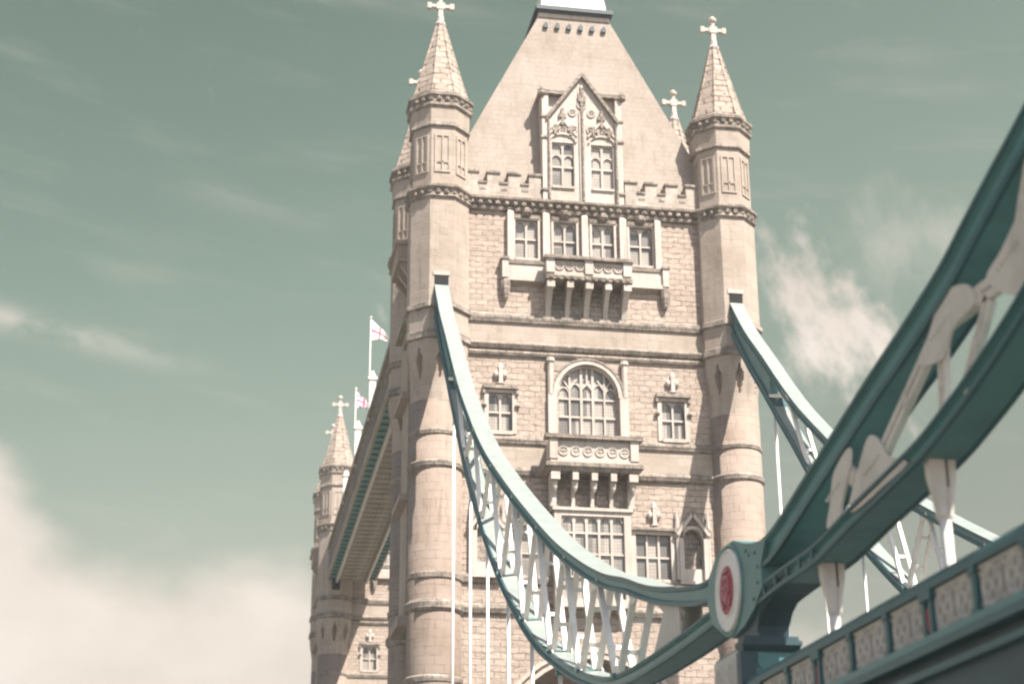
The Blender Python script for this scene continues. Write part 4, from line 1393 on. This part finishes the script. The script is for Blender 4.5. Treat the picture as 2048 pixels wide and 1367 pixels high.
# ------------------------------------------------------------------ high-level walkways
def make_walkway(label):
    Y0, Y1 = D + 1.2, 81.0
    t = empty('high_walkway', (0, 46.0, 44.2), label, 'walkway', 'walkways between the towers')
    off = (0, 46.0, 44.2)
    mb = MB()
    mb.box(-9.05, -6.05, Y0, Y1, 44.25, 44.5)
    n = 44
    for i in range(n):
        y = Y0 + (Y1 - Y0) * (i + .5) / n
        mb.box(-9.0, -6.1, y - .1, y + .1, 44.19, 44.25)
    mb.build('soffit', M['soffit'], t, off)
    for x0, x1 in ((-9.22, -9.0), (-6.1, -5.88)):
        MB().box(x0, x1, Y0, Y1, 43.95, 44.5).build('bottom_boom', M['cream'], t, off)
    for x0, x1 in ((-10.0, -9.22), (-5.88, -5.05)):
        mb = MB()
        mb.box(x0, x1, Y0, Y1, 44.42, 44.55)
        for i in range(n):
            y = Y0 + (Y1 - Y0) * (i + .5) / n
            mb.box(x0 + .02, x1 - .02, y - .1, y + .1, 44.25, 44.42)
        mb.build('lattice_deck', M['teal'], t, off)
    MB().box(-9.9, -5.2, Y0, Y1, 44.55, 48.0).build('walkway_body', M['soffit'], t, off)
    for x0, x1 in ((-10.12, -9.9), (-5.2, -4.98)):
        mb = MB()
        mb.box(x0, x1, Y0, Y1, 44.3, 44.9)
        mb.box(x0 - .08, x1 + .08, Y0, Y1, 47.5, 47.9)
        for i in range(30):
            y = Y0 + (Y1 - Y0) * (i + .5) / 30
            mb.box(x0 + .03, x1 - .03, y - .12, y + .12, 44.9, 47.5)
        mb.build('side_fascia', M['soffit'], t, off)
    mb = MB()
    mb.frust((-10.1, -5.0, Y0, Y1, 48.0), (-8.2, -6.9, Y0, Y1, 49.6))
    mb.build('walkway_roof', M['slate'], t, off)
    for y, h in ((49.6, 4.0), (36.2, 4.0), (62.0, 3.0)):
        mb = MB()
        x = -9.85
        mb.box(x - .34, x + .34, y - .34, y + .34, 47.4, 48.0)
        mb.box(x - .26, x + .26, y - .26, y + .26, 48.0, 47.6 + h * .8)
        mb.box(x - .36, x + .36, y - .36, y + .36, 47.6 + h * .8, 47.6 + h * .86)
        mb.frust((x - .26, x + .26, y - .26, y + .26, 47.6 + h * .86), (x - .08, x + .08, y - .08, y + .08, 47.6 + h))
        mb.build('pinnacle', M['white'], t, off)
    return t
wk = make_walkway('high-level walkway with a teal lattice edge, seen from below between the two towers')
wk2 = copy_tree(wk)
wk2.location = (15.05, 46.0, 44.2)
wk2['label'] = 'second high-level walkway on the far side, hidden behind the near tower'

# ------------------------------------------------------------------ flags
def make_flag(label, x, y, z0, z1, W, H, drop, kind):
    t = empty('flag', (x, y, z0), label, 'flag', 'flags on the walkway')
    off = (x, y, z0)
    mb = MB()
    mb.tube((x, y, z0), (x, y, z1 + .15), .065, .04, 8)
    mb.lathe(x, y, [(.03, z1 + .12), (.1, z1 + .2), (.1, z1 + .28), (.02, z1 + .38)], 8)
    mb.build('flagpole', M['white'], t, off, True)
    nu, nv = 40, 24
    vs, fs, mi = [], [], []
    for i in range(nu + 1):
        u = i / nu
        for j in range(nv + 1):
            v = j / nv
            px = x + .06 + W * u * (1 - .10 * v)
            pz = z1 - v * H * (1 - .86 * u) - drop * u ** 1.15
            py = y + .25 * math.sin(u * 7 + v * 1.5) * u
            vs.append((px, py, pz))
    for i in range(nu):
        for j in range(nv):
            fs.append((i * (nv + 1) + j, (i + 1) * (nv + 1) + j, (i + 1) * (nv + 1) + j + 1, i * (nv + 1) + j + 1))
            u = (i + .5) / nu; v = (j + .5) / nv
            if kind == 'cross':
                m = 1 if abs(u - .5) < .06 or abs(v - .5) < .07 else 0
            else:
                d = min(abs(u - v), abs(u - (1 - v)))
                if abs(u - .5) < .07 or abs(v - .5) < .1: m = 1
                elif abs(u - .5) < .12 or abs(v - .5) < .17: m = 0
                elif d < .05: m = 1
                elif d < .12: m = 0
                else: m = 2
            mi.append(m)
    b = MB(); b.add(vs, fs); b.mi = mi
    ob = b.build('flag_cloth', [M['flagwhite'], M['flagred'], M['flagblue']], t, off, True)
    sol = ob.modifiers.new('thickness', 'SOLIDIFY'); sol.thickness = .02
    return t
make_flag('white flag with a red cross, drooping from the taller pole beside the tower', -8.9, 50.0, 48.0, 61.5, 1.6, 2.0, 1.6, 'cross')
make_flag('red, white and blue crossed flag on the lower pole by the far spire', -9.46, 58.0, 47.9, 57.3, 1.5, 1.7, 1.5, 'union')

# ------------------------------------------------------------------ thin haze round the whole place, added to lift the dark tones
def make_haze():
    m = bpy.data.materials.new('fade_haze')
    m.use_nodes = True
    k = NT(m.node_tree)
    v = k.n('ShaderNodeVolumePrincipled')
    v.inputs['Color'].default_value = (0.97, 0.97, 0.96, 1)
    v.inputs['Density'].default_value = 0.0003
    v.inputs['Anisotropy'].default_value = 0.0
    o = k.n('ShaderNodeOutputMaterial')
    k.t.links.new(v.outputs[0], o.inputs['Volume'])
    h = MB().box(-3100, 3100, -950, 6100, -5, 82).build('haze', m)
    tag(h, kind='stuff')
make_haze()
